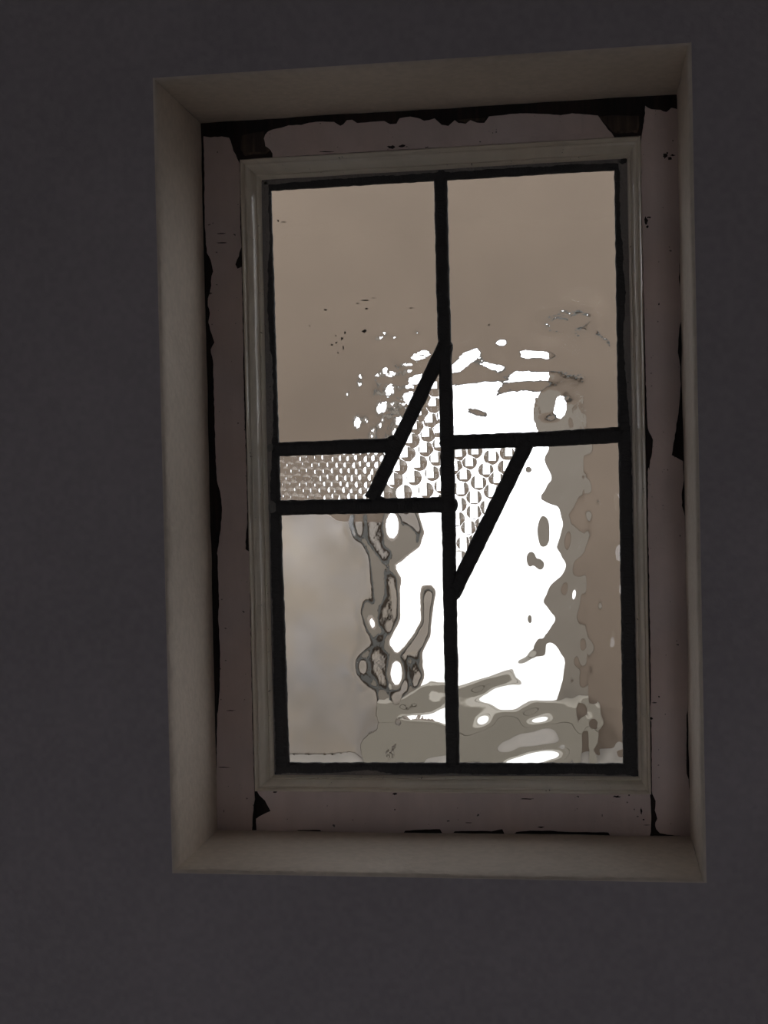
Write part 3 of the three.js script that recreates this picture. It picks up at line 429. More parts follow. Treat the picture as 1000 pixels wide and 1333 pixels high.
const reliefLR = { x0: 314, y0: 1179, step: 10, columns: 27, rows: [
  [-10, 4, 27, 63, 83, -6, -379, -1155, -1943, -2012, -1908, -1915, -1682, -1167, -638, -249, -74, -15, 7, 14, 12, 6, 2, 0, -1, 0, 0],
  [-3, -2, 5, 20, 39, 42, -32, -342, -1032, -1418, -1573, -2010, -2040, -1720, -1158, -779, -473, -177, -19, 25, 21, 10, 3, 0, -1, 0, 0],
  [4, -5, -15, -19, -8, 40, 184, 481, 543, 251, -273, -548, -773, -1146, -1116, -1232, -778, -264, -38, 20, 20, 10, 3, 0, -1, 0, 0],
  [11, -3, -25, -52, -58, -6, 154, 566, 1400, 1599, 1305, 1107, 942, 634, 269, 30, -273, -176, -65, -10, 6, 6, 3, 1, 0, 0, 0],
  [14, 13, -10, -71, -139, -125, 25, 360, 825, 1088, 1467, 1917, 1960, 1922, 1609, 1217, 448, 17, -65, -40, -12, 0, 2, 2, 1, 0, 0],
  [7, 36, 46, -27, -237, -432, -244, 78, 327, 511, 713, 883, 1028, 1218, 1096, 746, 416, 112, -19, -36, -20, -5, 0, 1, 1, 0, 0],
  [-10, 48, 122, 141, -160, -914, -611, -123, 45, 103, 80, -106, -56, 51, 176, 197, 178, 91, 16, -14, -14, -6, -1, 1, 1, 0, 0],
  [-27, 38, 144, 316, 357, -476, -825, -383, -283, -269, -181, -40, -273, -756, -682, -193, 3, 35, 20, 4, -2, -3, -1, 0, 0, 0, 0],
  [-35, 28, 115, 258, 491, 627, -81, -657, -779, -741, -438, 520, 699, 293, -88, -191, -118, -28, 13, 16, 8, 1, -1, -1, -1, 0, 0],
  [-43, 22, 110, 216, 281, 722, 243, -424, -879, -764, -385, -289, 176, 305, 138, -341, -185, -35, 25, 29, 15, 4, -1, -2, -1, 0, 0],
  [-48, -8, 91, 221, 403, 697, 197, -170, 72, 105, -7, -87, -248, -176, -269, -574, -176, 27, 66, 45, 19, 3, -2, -2, -1, 0, 0],
  [-25, -86, -29, 75, 422, 981, 1050, 673, 453, 314, 357, 257, 164, 406, 297, -256, -201, 89, 109, 61, 21, 3, -2, -2, -1, 0, 0],
  [41, -144, -450, -579, -524, -99, 728, 1056, 1127, 1046, 825, 326, 282, 413, 397, -171, -359, 76, 110, 64, 24, 5, -2, -2, -1, -1, 0],
  [66, -21, -206, -550, -790, -748, -342, 64, 411, 678, 386, 281, 269, 333, 342, 57, -498, -126, 34, 48, 27, 9, 1, -1, -1, -1, 0],
  [49, 17, -49, -177, -316, -441, -303, -343, -216, 4, 448, 606, 360, 422, 295, 141, -484, -171, -30, 22, 25, 12, 3, -1, -1, -1, 0],
  [23, 19, 10, -16, -61, -90, -31, -6, -308, -359, 106, 696, 838, 860, 308, 422, -223, -279, -74, 11, 21, 11, 3, -1, -1, -1, 0],
  [5, 11, 19, 27, 32, 44, 57, 23, -171, -423, -615, -236, 423, 615, 871, 426, 66, 31, 33, 27, 12, 3, -1, -1, -1, 0, 0],
  [-2, 4, 13, 25, 39, 50, 46, 17, -31, -59, -56, -495, -948, 131, 378, -254, -249, 271, 179, 59, 6, -6, -5, -2, -1, 0, 0],
  [-3, 1, 6, 13, 19, 22, 20, 23, 55, 115, 125, -179, -1145, -734, -614, -393, 97, 237, 159, 60, 8, -6, -6, -3, -1, 0, 0],
  [-2, 0, 1, 3, 3, 1, 6, 32, 90, 152, 124, -105, -529, -665, -507, -283, 95, 111, 81, 45, 16, 0, -4, -4, -2, 0, 1],
  [0, 0, -1, -2, -5, -7, 1, 34, 105, 182, 138, -266, 295, 244, -533, -443, -317, -94, 27, 50, 31, 9, -2, -4, -2, -1, 0],
  [0, 0, -1, -3, -6, -8, -1, 29, 99, 200, 210, -357, 483, 295, -101, -522, -504, -167, 31, 75, 48, 17, 2, -2, -2, -1, 0],
  [0, 0, -1, -2, -5, -6, 0, 22, 71, 127, 98, -193, 103, 65, -551, -222, 154, 18, 52, 88, 55, 28, 12, 3, -1, -1, -1],
  [0, 0, 0, -1, -3, -3, 0, 12, 34, 55, 41, -50, -256, -663, -264, 202, 397, 334, -74, -6, 47, 53, 32, 12, 2, -2, -3],
  [0, 0, 0, -1, -1, -2, -2, 1, 9, 27, 50, 43, -97, -381, -614, -75, 275, 801, -5, -349, 30, 87, 55, 23, 5, -1, -4],
  [0, 0, 0, 0, -1, -2, -4, -4, 5, 37, 106, 187, 178, -18, -591, -413, -7, 672, 244, -643, -64, 64, 61, 32, 11, 0, -5],
  [0, 0, 0, -1, -2, -5, -6, 0, 25, 89, 204, 350, 410, 366, 109, -304, -359, -70, -6, -740, -306, -27, 45, 35, 15, 2, -5],
  [0, 0, 0, -2, -5, -8, -6, 14, 74, 186, 317, 313, 409, 619, 579, 68, -766, -890, -503, -379, -205, -48, 19, 25, 13, 3, -3],
  [0, 0, 0, -2, -6, -10, -5, 32, 130, 281, 311, -366, 254, 462, 1067, 128, -487, -994, -649, -225, -66, -13, 7, 11, 7, 3, -1],
  [1, 0, -1, -3, -7, -10, 0, 43, 144, 269, 192, -654, 174, 493, 314, 81, -591, -348, -182, -57, -2, 4, 2, 2, 2, 1, 0],
  [0, 0, -1, -3, -5, -6, 3, 38, 105, 170, 104, -362, -171, 30, -52, -201, -265, 197, 168, 73, 22, 3, -3, -3, -1, 0, 0],
  [0, 0, -1, -2, -3, -3, 4, 22, 52, 72, 43, -37, -68, -616, 141, -31, -413, 262, 254, 114, 31, 2, -4, -4, -2, -1, 0],
  [0, 0, 0, -1, -1, -1, 0, 6, 18, 40, 54, -23, -366, -570, 406, 339, -356, 74, 99, 66, 32, 10, 0, -2, -2, -1, 0],
  [0, 0, 0, 0, 0, -1, -2, -5, -1, 24, 75, 94, -59, -325, 523, 456, -318, -515, -165, 5, 34, 20, 6, 0, -1, -1, 0],
  [0, 0, 0, 0, 0, -1, -3, -7, -9, 6, 79, 257, 449, -162, 246, 127, -572, -429, -165, -18, 23, 20, 8, 2, -1, -1, 0],
  [0, 0, 0, 0, -1, -2, -3, -4, -2, 10, 52, 166, 343, 318, 135, -155, -736, -206, -66, -12, 9, 11, 6, 2, 0, -1, 0],
  [0, 0, 0, 0, -1, -3, -5, 0, 15, 39, 47, -4, -103, 29, -36, -33, 116, -107, -54, -16, -1, 3, 3, 2, 0, 0, 0],
  [0, 0, 0, 0, -1, -4, -7, -4, 19, 71, 111, 29, -266, -613, -235, 234, 415, 144, 12, -12, -8, -2, 0, 0, 0, 0, 0],
  [0, 0, 0, 1, 0, -2, -7, -13, -3, 61, 198, 283, 98, -94, -693, -306, 147, 134, 57, 12, -2, -4, -2, -1, 0, 0, 0],
  [0, 0, 0, 1, 2, 2, -1, -15, -38, -32, 132, 502, 186, 12, -177, -527, -308, -3, 60, 32, 6, -3, -3, -2, 0, 0, 0],
  [0, 0, 0, 1, 3, 6, 7, -4, -52, -172, -361, -335, 255, 618, -135, -188, 14, 57, 50, 25, 5, -3, -3, -2, -1, 0, 0],
  [0, 0, 0, 1, 3, 7, 10, 0, -56, -209, -469, -445, 18, 224, -81, 220, 328, 163, 59, 16, 0, -4, -3, -2, -1, 0, 0],
  [0, 0, 0, 1, 3, 5, 4, -9, -50, -104, -76, 146, -62, -254, -295, 8, 234, 184, 83, 21, -2, -6, -4, -2, 0, 0, 0],
  [0, 0, 0, 1, 2, 2, -2, -13, -23, -7, 70, 163, 147, 181, -374, -575, 62, 159, 92, 29, 1, -6, -4, -2, 0, 0, 0],
  [0, 0, 0, 1, 0, -1, -4, -8, -2, 25, 71, 112, 133, 48, -312, -286, 15, 88, 64, 26, 4, -3, -3, -2, 0, 0, 0],
  [0, 0, 0, 0, 0, -1, -3, -2, 5, 20, 36, 49, 45, -19, -107, -80, -9, 25, 26, 13, 3, -1, -1, -1, 0, 0, 0],
  [0, 0, 0, 0, -1, -1, 1, 3, 6, 5, -1, -12, -20, -11, 26, 34, 6, -10, -9, -3, 0, 1, 1, 0, 0, 0, 0],
] };
const reliefUL = { x0: 154, y0: 1605, step: 4, columns: 46, rows: [
  [17, 6, 1, -1, 0, 0, 0, -1, -2, -2, -2, 0, 3, 6, 4, -2, -4, 0, 4, 1, -5, -12, -14, -12, -4, 6, 13, 13, 9, 5, 1, 0, -1, 0, 0, 0, 0, 0, 0, 0, 0, 0, 0, 0, 0, 0],
  [2, 1, 0, 0, 0, 0, 0, 0, 0, -1, -2, -2, 0, 8, 17, 20, 10, -2, -13, -18, -12, -2, 3, 3, 2, 1, 3, 2, 2, 1, 1, 1, 0, 0, 0, 0, 0, 0, 0, 0, 0, 0, 0, 0, 0, 0],
  [-5, -1, 1, 0, 0, 0, 0, 1, 2, 2, 0, -3, -5, 2, 22, 45, 37, -4, -41, -41, -12, 18, 33, 29, 14, -9, -22, -21, -12, -3, 1, 2, 1, 0, 0, 0, 0, 0, 0, 0, 0, 0, 0, 0, 0, 0],
  [0, 3, 1, -1, -1, -1, 0, 3, 6, 9, 9, 2, -10, -20, -6, 48, 90, -3, -82, -48, 10, 54, 79, 78, 39, -31, -81, -70, -36, -11, 0, 2, 2, 1, 1, 0, 0, 0, 0, 0, 0, 0, 0, 0, 0, 0],
  [44, 12, 1, -2, -2, -2, -1, 4, 11, 19, 23, 17, -8, -50, -89, -58, 111, 9, -66, 35, 65, 80, 115, 145, 54, -45, -169, -142, -74, -27, -6, 2, 4, 3, 2, 0, 0, 0, 0, 0, 0, 0, 0, 0, 0, 0],
  [18, 11, 2, -2, -2, -2, -2, 2, 11, 25, 36, 32, 2, -62, -171, -326, -274, 78, 317, 270, 118, 56, 64, 123, -36, -1, -133, -195, -121, -59, -19, 2, 8, 6, 3, 1, 0, 0, 0, 0, 0, 0, 0, 0, 0, 0],
  [43, 9, 0, 0, 0, -1, -2, -4, -1, 9, 20, 21, 5, -37, -137, -231, -113, 43, 153, 235, 114, 22, -72, -249, -205, 17, 161, -114, -177, -110, -34, 5, 13, 9, 3, 0, -1, -1, 0, 0, 0, 0, 0, 0, 0, 0],
  [-45, -5, 2, 3, 4, 5, 1, -13, -38, -65, -79, -72, -8, 85, 7, -117, -251, -14, 299, 185, 121, 35, -40, -155, -272, -38, -5, -267, -291, -150, -37, 9, 16, 9, 3, 0, 0, 0, 0, 0, 0, 0, 0, 0, 0, 0],
  [23, -2, 0, 4, 10, 14, 9, -23, -103, -227, -340, -311, -31, 291, 214, 44, -225, -27, 145, 117, 371, 188, 59, 33, -17, -95, -265, -389, -337, -144, -36, 1, 7, 5, 3, 2, 1, 0, 0, 0, 0, 0, 0, 0, 0, 0],
  [-59, -6, 2, 6, 14, 24, 21, -29, -178, -451, -734, -609, -91, 340, 469, 393, 286, 128, -73, 87, 373, 256, 81, 21, 10, -142, 28, 223, -36, -101, -77, -44, -19, -2, 5, 5, 3, 1, 0, 0, 0, 0, 0, 0, 0, 0],
  [88, 11, -2, 4, 16, 29, 29, -29, -221, -612, -1038, -631, -258, 237, 404, 632, 936, 466, 156, 75, -88, 218, 22, -95, -227, -289, -6, 198, 9, -167, -200, -137, -57, -7, 11, 11, 6, 2, 0, 0, 0, 0, 0, 0, 0, 0],
  [-44, -6, 2, 6, 15, 27, 24, -30, -196, -506, -839, -701, -208, 196, 332, 559, 866, 482, 156, -74, -67, 118, -38, -109, -157, -302, -144, -38, -238, -433, -454, -266, -92, -6, 18, 16, 8, 3, 0, -1, 0, 0, 0, 0, 0, 0],
  [-38, -10, 1, 6, 12, 19, 14, -26, -129, -303, -470, -372, -76, 76, 210, 297, 266, 180, 57, 31, -8, -100, 14, 82, 139, 153, 141, -29, -337, -690, -710, -350, -109, -8, 18, 16, 9, 3, 1, 0, -1, 0, 0, 0, 0, 0],
  [19, -4, -3, 3, 8, 11, 6, -16, -60, -115, -142, -97, -42, 10, 69, 67, -20, -116, -220, -77, 127, 288, 300, 325, 321, 287, 224, 31, -234, -456, -435, -269, -118, -31, 4, 12, 9, 4, 1, 0, 0, 0, 0, 0, 0, 0],
  [-36, -12, -2, 2, 4, 6, 5, -1, -9, -12, -4, 2, -5, 1, 6, -30, -139, -318, -477, -221, 101, 382, 575, 454, 280, 269, 259, 93, -232, -229, -117, -177, -139, -69, -18, 4, 7, 5, 2, 0, 0, 0, 0, 0, 0, 0],
  [-53, -14, -1, 1, 1, 3, 8, 14, 18, 21, 23, 19, 11, 5, -5, -44, -154, -371, -614, -437, -137, -88, 233, 191, 286, 247, 21, 58, -30, 111, 194, -108, -161, -102, -40, -9, 2, 3, 2, 1, 1, 0, 0, 0, 0, 0],
  [13, -3, -2, -1, -3, -4, 3, 16, 25, 21, 17, 18, 16, 10, -2, -33, -114, -281, -517, -549, -298, -175, 27, -49, 125, 79, -83, -35, 108, 309, 323, 255, -82, -100, -61, -30, -9, 1, 4, 3, 1, 0, 0, 0, 0, 0],
  [-15, 0, 3, 1, -6, -18, -27, -18, 6, 17, 33, 41, 30, 12, -6, -27, -68, -141, -232, -296, -244, -96, 235, 302, 132, 161, 347, 348, 232, 235, 243, 323, 164, -34, -88, -60, -23, -1, 5, 4, 2, 0, 0, 0, 0, 0],
  [11, 6, 6, 5, -5, -36, -90, -131, -88, 33, 122, 113, 61, 13, -16, -26, -32, -38, -33, 1, 99, 214, 232, 525, 544, 445, 345, -23, -2, 278, 324, 381, 279, -79, -144, -86, -29, -1, 6, 5, 2, 1, 0, 0, 0, 0],
  [11, 8, 9, 10, -1, -47, -158, -320, -360, 112, 307, 209, 95, 20, -14, -14, -2, 20, 73, 174, 313, 399, 424, 529, 691, 566, 274, -52, -162, -3, 275, 250, -70, -232, -179, -89, -31, -6, 2, 3, 2, 1, 0, 0, 0, 0],
  [7, 6, 9, 11, 1, -49, -172, -372, -466, 89, 322, 221, 107, 45, 38, 40, 34, 45, 96, 175, 197, -11, 202, 315, 488, 565, 285, 158, -68, 81, 305, 399, 103, -76, -116, -84, -47, -22, -6, 1, 3, 2, 1, 0, 0, 0],
  [1, -2, 6, 8, -4, -44, -118, -184, -109, 139, 178, 109, 55, 93, 209, 153, 70, 36, 47, 69, 48, -83, -88, 195, 358, 336, 204, 186, 48, 107, 432, 356, 391, 202, -8, -91, -86, -50, -18, -2, 4, 3, 2, 1, 0, 0],
  [-72, -12, 5, 4, -6, -25, -43, -31, 25, 63, 16, -75, -123, 188, 505, 267, 81, -10, -44, -48, -22, -10, -46, -12, 276, 278, 215, 216, 29, -8, 245, 366, 506, 403, 147, -116, -136, -77, -27, -2, 5, 4, 2, 1, 0, 0],
  [10, 3, 0, -2, -5, -6, 5, 28, 40, 4, -93, -250, -370, 6, 389, 254, 64, -88, -164, -121, -6, 21, 36, 15, 331, 432, 310, 288, 318, 189, 53, 393, 219, 232, 232, -98, -143, -78, -25, -2, 4, 4, 2, 1, 0, 0],
  [76, 16, -3, -5, -2, 6, 20, 33, 25, -27, -137, -296, -374, 34, 385, 256, 36, -195, -323, -68, 153, 32, 118, 419, 630, 430, 388, 343, 302, 53, -137, 11, 61, 49, 58, -48, -60, -36, -13, -1, 3, 3, 1, 0, 0, 0],
  [-1, 1, -1, -1, 1, 8, 17, 23, 12, -33, -127, -257, -316, -46, 405, 329, 20, -247, -313, -28, 198, 273, 166, 438, 457, 557, 473, 357, 325, 43, -81, -148, -181, -210, -172, -9, 29, 13, 3, 1, 1, 1, 0, 0, 0, 0],
  [-61, -12, 1, 2, 3, 6, 10, 12, 5, -23, -88, -203, -328, -179, 19, 73, -24, -206, -331, -266, -192, -89, 38, 98, 185, 364, 316, 251, 161, 63, 155, -35, -205, -235, -180, 15, 52, 34, 15, 5, 1, -1, -1, -1, 0, 0],
  [11, -1, -1, 0, 2, 3, 5, 5, 2, -13, -49, -109, -163, -137, -95, -43, -40, -104, -190, -261, -446, -397, -26, -96, 45, 378, 323, 161, -114, -218, -300, -60, 18, 3, 9, 48, 55, 42, 22, 7, -2, -4, -3, -1, 0, 1],
  [37, 5, -1, -1, 0, 1, 1, 2, 0, -5, -18, -36, -54, -67, -70, -48, -25, -31, -91, -242, -502, -603, -382, -7, 167, 264, 167, 42, -89, -84, -73, 220, 280, 301, 263, 194, 125, 69, 25, -2, -11, -9, -4, -1, 1, 1],
  [-45, -2, 3, 0, 0, 0, 0, 0, 0, -1, -1, -2, -7, -19, -27, -22, -7, -4, -47, -160, -317, -395, -233, 24, 135, 109, -82, -385, -343, -350, -446, -72, 464, 587, 537, 451, 300, 128, 14, -29, -29, -15, -4, 0, 2, 1],
  [61, 12, -1, -1, -1, -1, -1, -1, 0, 2, 4, 7, 6, 2, -3, -2, 2, -1, -26, -77, -133, -149, -86, 8, 50, 0, -140, -296, -274, -555, -360, 22, 269, 416, 583, 676, 545, 164, -37, -72, -46, -18, -2, 3, 3, 1],
  [27, 7, 1, 0, -1, -1, -1, 0, 0, 2, 4, 6, 7, 6, 5, 5, 3, -2, -13, -27, -34, -29, -16, -3, -3, -32, -81, -134, -213, -397, -467, -353, -99, 47, 194, 387, 509, 93, -120, -105, -50, -14, 1, 4, 3, 1],
  [-54, -2, 5, 1, -1, -1, -1, 0, 0, 1, 2, 3, 4, 4, 5, 5, 4, 0, -4, -4, 0, 4, 1, -9, -20, -26, -28, -40, -109, -267, -523, -639, -472, -205, 17, 64, 102, -111, -156, -92, -35, -6, 4, 5, 3, 0],
  [51, 19, 2, -3, -2, -1, 0, 0, 0, 1, 1, 1, 1, 1, 1, 2, 5, 10, 14, 17, 19, 16, 8, -3, -13, -12, -1, 4, -31, -138, -353, -640, -765, -586, -422, -344, -331, -242, -125, -49, -12, 2, 5, 4, 2, 0],
  [140, 31, -2, -5, -2, -1, 0, 0, 0, 0, 0, 0, -1, -2, -4, -3, 6, 27, 55, 75, 79, 61, 41, 28, 20, 19, 26, 31, 11, -51, -170, -333, -451, -505, -547, -486, -407, -198, -71, -15, 4, 7, 5, 2, 1, -1],
  [-50, -4, 2, 0, 0, 0, 0, 0, 0, 0, 0, 0, -1, -4, -8, -10, 3, 45, 123, 198, 216, 179, 128, 101, 100, 102, 100, 74, 33, -5, -44, -93, -160, -238, -294, -289, -229, -120, -39, -2, 8, 7, 4, 1, 0, -1],
  [-48, -20, -1, 3, 2, 1, 0, 0, 0, 0, 0, 0, -1, -3, -8, -13, -7, 44, 176, 358, 383, 377, 272, 205, 228, 273, 254, 137, 41, 3, 14, 49, 65, 33, -29, -82, -85, -56, -21, -1, 6, 5, 3, 1, 0, -1],
  [-73, -23, -2, 3, 3, 1, 0, 0, 0, 0, 0, 0, 0, -1, -3, -7, -11, 7, 102, 318, 333, 527, 423, 276, 314, 509, 415, 163, 32, -5, 24, 123, 267, 295, 147, 23, -21, -22, -11, -1, 3, 3, 2, 0, 0, 0],
  [-15, -11, -4, 1, 2, 1, 0, 0, 0, 0, 0, 0, 1, 2, 5, 6, -1, -39, -153, -339, -179, 38, 389, 219, -54, -25, 74, 70, 26, -2, 11, 111, 400, 481, 162, 25, -5, -6, -3, -1, 0, 1, 0, 0, 0, 0],
  [0, -4, -2, 0, 1, 1, 0, 0, 0, 0, 0, 0, 1, 4, 10, 15, 3, -62, -222, -425, -368, -201, -26, -35, -233, -306, -168, -30, 15, 16, 14, 30, 80, -15, -37, -2, 9, 8, 4, 1, 0, 0, 0, 0, 0, 0],
  [-10, -3, 0, 1, 0, 0, 0, 0, 0, 0, 0, 0, 1, 4, 10, 13, 2, -45, -142, -280, -457, -691, -566, -225, -172, -190, -138, -52, 5, 27, 16, -77, -387, -419, -115, -7, 18, 15, 8, 2, 0, -1, -1, 0, 0, 0],
  [-23, 1, 3, 0, 0, 0, 0, 0, 0, 0, 0, 0, 1, 3, 7, 8, 3, -17, -63, -155, -316, -469, -414, -221, -107, -73, -57, -28, 3, 17, -12, -119, -285, -284, -127, -24, 12, 15, 8, 3, 0, 0, 0, 0, 0, 0],
  [62, 17, 0, -3, -1, 0, 1, 2, 1, 0, -1, -1, 0, 2, 4, 5, 4, -2, -21, -66, -139, -193, -183, -122, -54, -18, -8, -3, 4, 2, -23, -76, -122, -119, -74, -26, 1, 8, 6, 3, 1, 0, 0, 0, 0, 0],
  [62, 15, -1, -3, -1, 2, 3, 3, 2, -1, -3, -2, 0, 3, 3, 2, 2, 2, -3, -15, -30, -39, -43, -37, -18, 0, 8, 8, 4, -4, -16, -27, -28, -27, -25, -16, -5, 1, 3, 1, 0, 1, 1, 1, 0, -1],
  [-43, -7, 1, 0, 0, 2, 3, 2, 2, 0, -4, -3, 0, 3, 3, 0, -1, 2, 4, 6, 11, 17, 11, 3, 0, 4, 8, 7, 3, -3, -6, -2, 7, 7, -1, -5, -5, -1, 2, -1, -2, 1, 3, 0, 0, -1],
  [-28, -13, -1, 2, 0, -2, -2, -5, -1, 2, 0, 1, 0, -1, -1, -2, -1, 4, 6, 10, 15, 23, 18, 13, 7, 4, 3, -1, -1, -3, 0, 4, 11, 12, 6, 5, 0, 0, 3, -1, -2, 0, 1, -3, 0, 1],
  [-48, -14, 3, 6, 1, -16, -27, -18, -15, -1, 27, 21, -3, -22, -20, 1, 12, 4, 6, 12, 15, -4, 8, 17, 19, 6, -13, -17, -20, -3, 5, 6, -7, -4, 18, 18, 23, 6, -10, 8, 13, -7, -20, -2, 1, 5],
  [-46, -8, 10, 7, 15, -45, -93, -18, -45, -35, 107, 58, -9, -72, -65, 18, 53, -14, 7, 13, 53, -94, 8, 20, 48, 20, -55, -29, -76, 10, 10, 26, -48, -57, 76, 9, 87, 22, -73, 40, 62, -23, -96, 33, -7, 14],
] };

const B3 = (t) => { const a = Math.abs(t); return a < 1 ? 2 / 3 - a * a + a * a * a / 2 : a < 2 ? (2 - a) ** 3 / 6 : 0; };
const netHeight = (net) => (x, y) => {                    // x, y and the result in millimetres
  const u = (x - net.x0) / net.step + 1, v = (y - net.y0) / net.step + 1, i0 = Math.floor(u) - 1, j0 = Math.floor(v) - 1;
  let h = 0;
  for (let j = j0; j < j0 + 4; j++) { const row = net.rows[j]; if (!row) continue; const b = B3(v - j); for (let i = i0; i < i0 + 4; i++) if (row[i] !== undefined) h += row[i] * b * B3(u - i); }
  return h / 1000;
};
const lensHeight = (lenses, k = 14) => (x, y) => {        // hammered or pebbled glass: small domes that meet in narrow valleys
  let s = 1;
  for (const [a, b, r, h] of lenses) { const d = ((x - a) ** 2 + (y - b) ** 2) / (r * r); if (d < 2.2) s += Math.exp(k * h * (1 - d)) - (d > 1 ? 0 : 0); }
  return Math.log(s) / k;
};
const mm = ([x, y]) => { const p = at(x, y, ZG); return [p.x * 1000, p.y * 1000]; };
function pane(corners, height, cell, label) {
  const c = corners.map(mm);
  let area = 0; c.forEach(([x, y], i) => { const [u, v] = c[(i + 1) % c.length]; area += x * v - u * y; });
  if (area < 0) c.reverse();
  const inside = (x, y) => c.every(([a, b], i) => { const [u, v] = c[(i + 1) % c.length], l = Math.hypot(u - a, v - b); return ((u - a) * (y - b) - (v - b) * (x - a)) / l > -5.2; });
  const x0 = Math.min(...c.map((p) => p[0])) - 7, x1 = Math.max(...c.map((p) => p[0])) + 7, y0 = Math.min(...c.map((p) => p[1])) - 7, y1 = Math.max(...c.map((p) => p[1])) + 7;
  const nx = Math.ceil((x1 - x0) / cell), ny = Math.ceil((y1 - y0) / cell), on = (i, j) => i >= 0 && j >= 0 && i < nx && j < ny && inside(x0 + (i + 0.5) * cell, y0 + (j + 0.5) * cell);
  const ids = new Map(), pos = [], nor = [], index = [], e = 0.05, back = -0.0055;
  const vertex = (i, j, side) => {
    const key = (j * (nx + 1) + i) * 2 + side;
    if (ids.has(key)) return ids.get(key);
    const x = x0 + i * cell, y = y0 + j * cell, n = pos.length / 3;
    if (side) { pos.push(x / 1000, y / 1000, ZG + back); nor.push(0, 0, -1); } else {
      const h = height(x, y), hx = (height(x + e, y) - height(x - e, y)) / (2 * e), hy = (height(x, y + e) - height(x, y - e)) / (2 * e), l = Math.hypot(hx, hy, 1);
      pos.push(x / 1000, y / 1000, ZG + h / 1000); nor.push(-hx / l, -hy / l, 1 / l);
    }
    ids.set(key, n);
    return n;
  };
  const rim = [];
  const cells = new Uint8Array(nx * ny);
  for (let j = 0; j < ny; j++) for (let i = 0; i < nx; i++) cells[j * nx + i] = on(i, j) ? 1 : 0;
  const has = (i, j) => i >= 0 && j >= 0 && i < nx && j < ny && cells[j * nx + i];
  for (let j = 0; j < ny; j++) for (let i = 0; i < nx; i++) if (has(i, j)) {
    const f = [vertex(i, j, 0), vertex(i + 1, j, 0), vertex(i + 1, j + 1, 0), vertex(i, j + 1, 0)], b = [vertex(i, j, 1), vertex(i + 1, j, 1), vertex(i + 1, j + 1, 1), vertex(i, j + 1, 1)];
    index.push(f[0], f[1], f[2], f[0], f[2], f[3], b[0], b[2], b[1], b[0], b[3], b[2]);
    [[0, 1, i, j - 1], [1, 2, i + 1, j], [2, 3, i, j + 1], [3, 0, i - 1, j]].forEach(([p, q, u, v]) => { if (!has(u, v)) rim.push(f[p], b[p], f[q], f[q], b[p], b[q]); });
  }
  const g = new THREE.BufferGeometry();
  g.setAttribute('position', new THREE.Float32BufferAttribute(pos, 3)); g.setAttribute('normal', new THREE.Float32BufferAttribute(nor, 3)); g.setIndex(index.concat(rim));
  return mesh('glass_pane', g, M.glass, win, label);
}
const edgeX = mm([738, 780])[0];
const seedy = (amp, scale, s) => (x, y) => amp * (fbm(x / scale, y / scale, s, 0, 2) - 0.5);
const sum = (...f) => (x, y) => f.reduce((a, g) => a + g(x, y), 0);
pane([[352, 249], [565, 236], [570, 452], [512, 569], [361, 575]], sum(netHeight(reliefUL), seedy(0.075, 3.0, 801)), 0.9, 'flat seedy pane with a scatter of small ripples near the slanting lead');
pane([[583, 234], [800, 221], [806, 555], [591, 566]], sum(netHeight(reliefUR), seedy(0.035, 3.2, 811)), 1.0, 'clear pane with flowing horizontal ripples');
pane([[364, 672], [574, 668], [580.5, 992], [376, 992]], sum(netHeight(reliefLL), seedy(0.008, 2.6, 821)), 1.0, 'water-rippled pane with long vertical waves');
pane([[694, 585], [809, 577], [812, 992], [600, 995], [596, 782]], sum(netHeight(reliefLR), seedy(0.02, 9, 831), (x, y) => { const k = THREE.MathUtils.smoothstep(x, edgeX, edgeX + 22); return k ? k * 0.9 * (fbm(x / 26, y / 34, 841, 0, 2) - 0.5) : 0; }), 1.4, 'tall pane with broad rolling waves');
{
  const pebbles = [];
  for (let j = -1; j < 9; j++) for (let i = -1; i < 16; i++) { const [x, y] = mm([356 + (i + (j & 1) * 0.5) * 10.6 + (rnd() - 0.5) * 3.4, 588 + j * 8.4 + (rnd() - 0.5) * 3]); pebbles.push([x, y, 4.7 + rnd() * 0.8, 0.5 + rnd() * 0.22]); }
  pane([[361, 595], [495, 590], [499.6, 597], [473, 648.6], [362, 650]], lensHeight(pebbles, 30), 0.7, 'small strip of finely pebbled glass');
  const hammered = (list, ox, oy, scale) => list.map(([a, b]) => [...mm([ox + a / scale, oy + b / scale]), 9.8 + rnd() * 0.8, 1.45 + rnd() * 0.2]);
  const one = hammered([[860, 235], [810, 235], [755, 290], [805, 312], [740, 352], [790, 385], [845, 370], [720, 415], [775, 447], [830, 430], [700, 475], [765, 517], [830, 495], [680, 538], [645, 600], [735, 582], [815, 560], [620, 660], [710, 650], [795, 630], [665, 720], [765, 708], [838, 690], [575, 722], [860, 620], [820, 760], [715, 775], [610, 780], [810, 170]], 340, 440, 3.571);
  pane([[571, 489], [574, 646], [497, 646.6]], lensHeight(one, 22), 0.8, 'hammered glass triangle above the middle lead');
  const two = hammered([[75, 85], [160, 72], [130, 132], [250, 105], [335, 82], [220, 175], [100, 202], [180, 242], [275, 220], [50, 155], [85, 277], [155, 322], [250, 290], [325, 160], [72, 362], [155, 402], [230, 378], [125, 487], [62, 440], [100, 572], [75, 650], [200, 470], [165, 560], [420, 70]], 580, 570, 4.167);
  pane([[593, 586.6], [672, 585], [595, 742]], lensHeight(two, 22), 0.8, 'hammered glass triangle hanging below the cross lead');
}

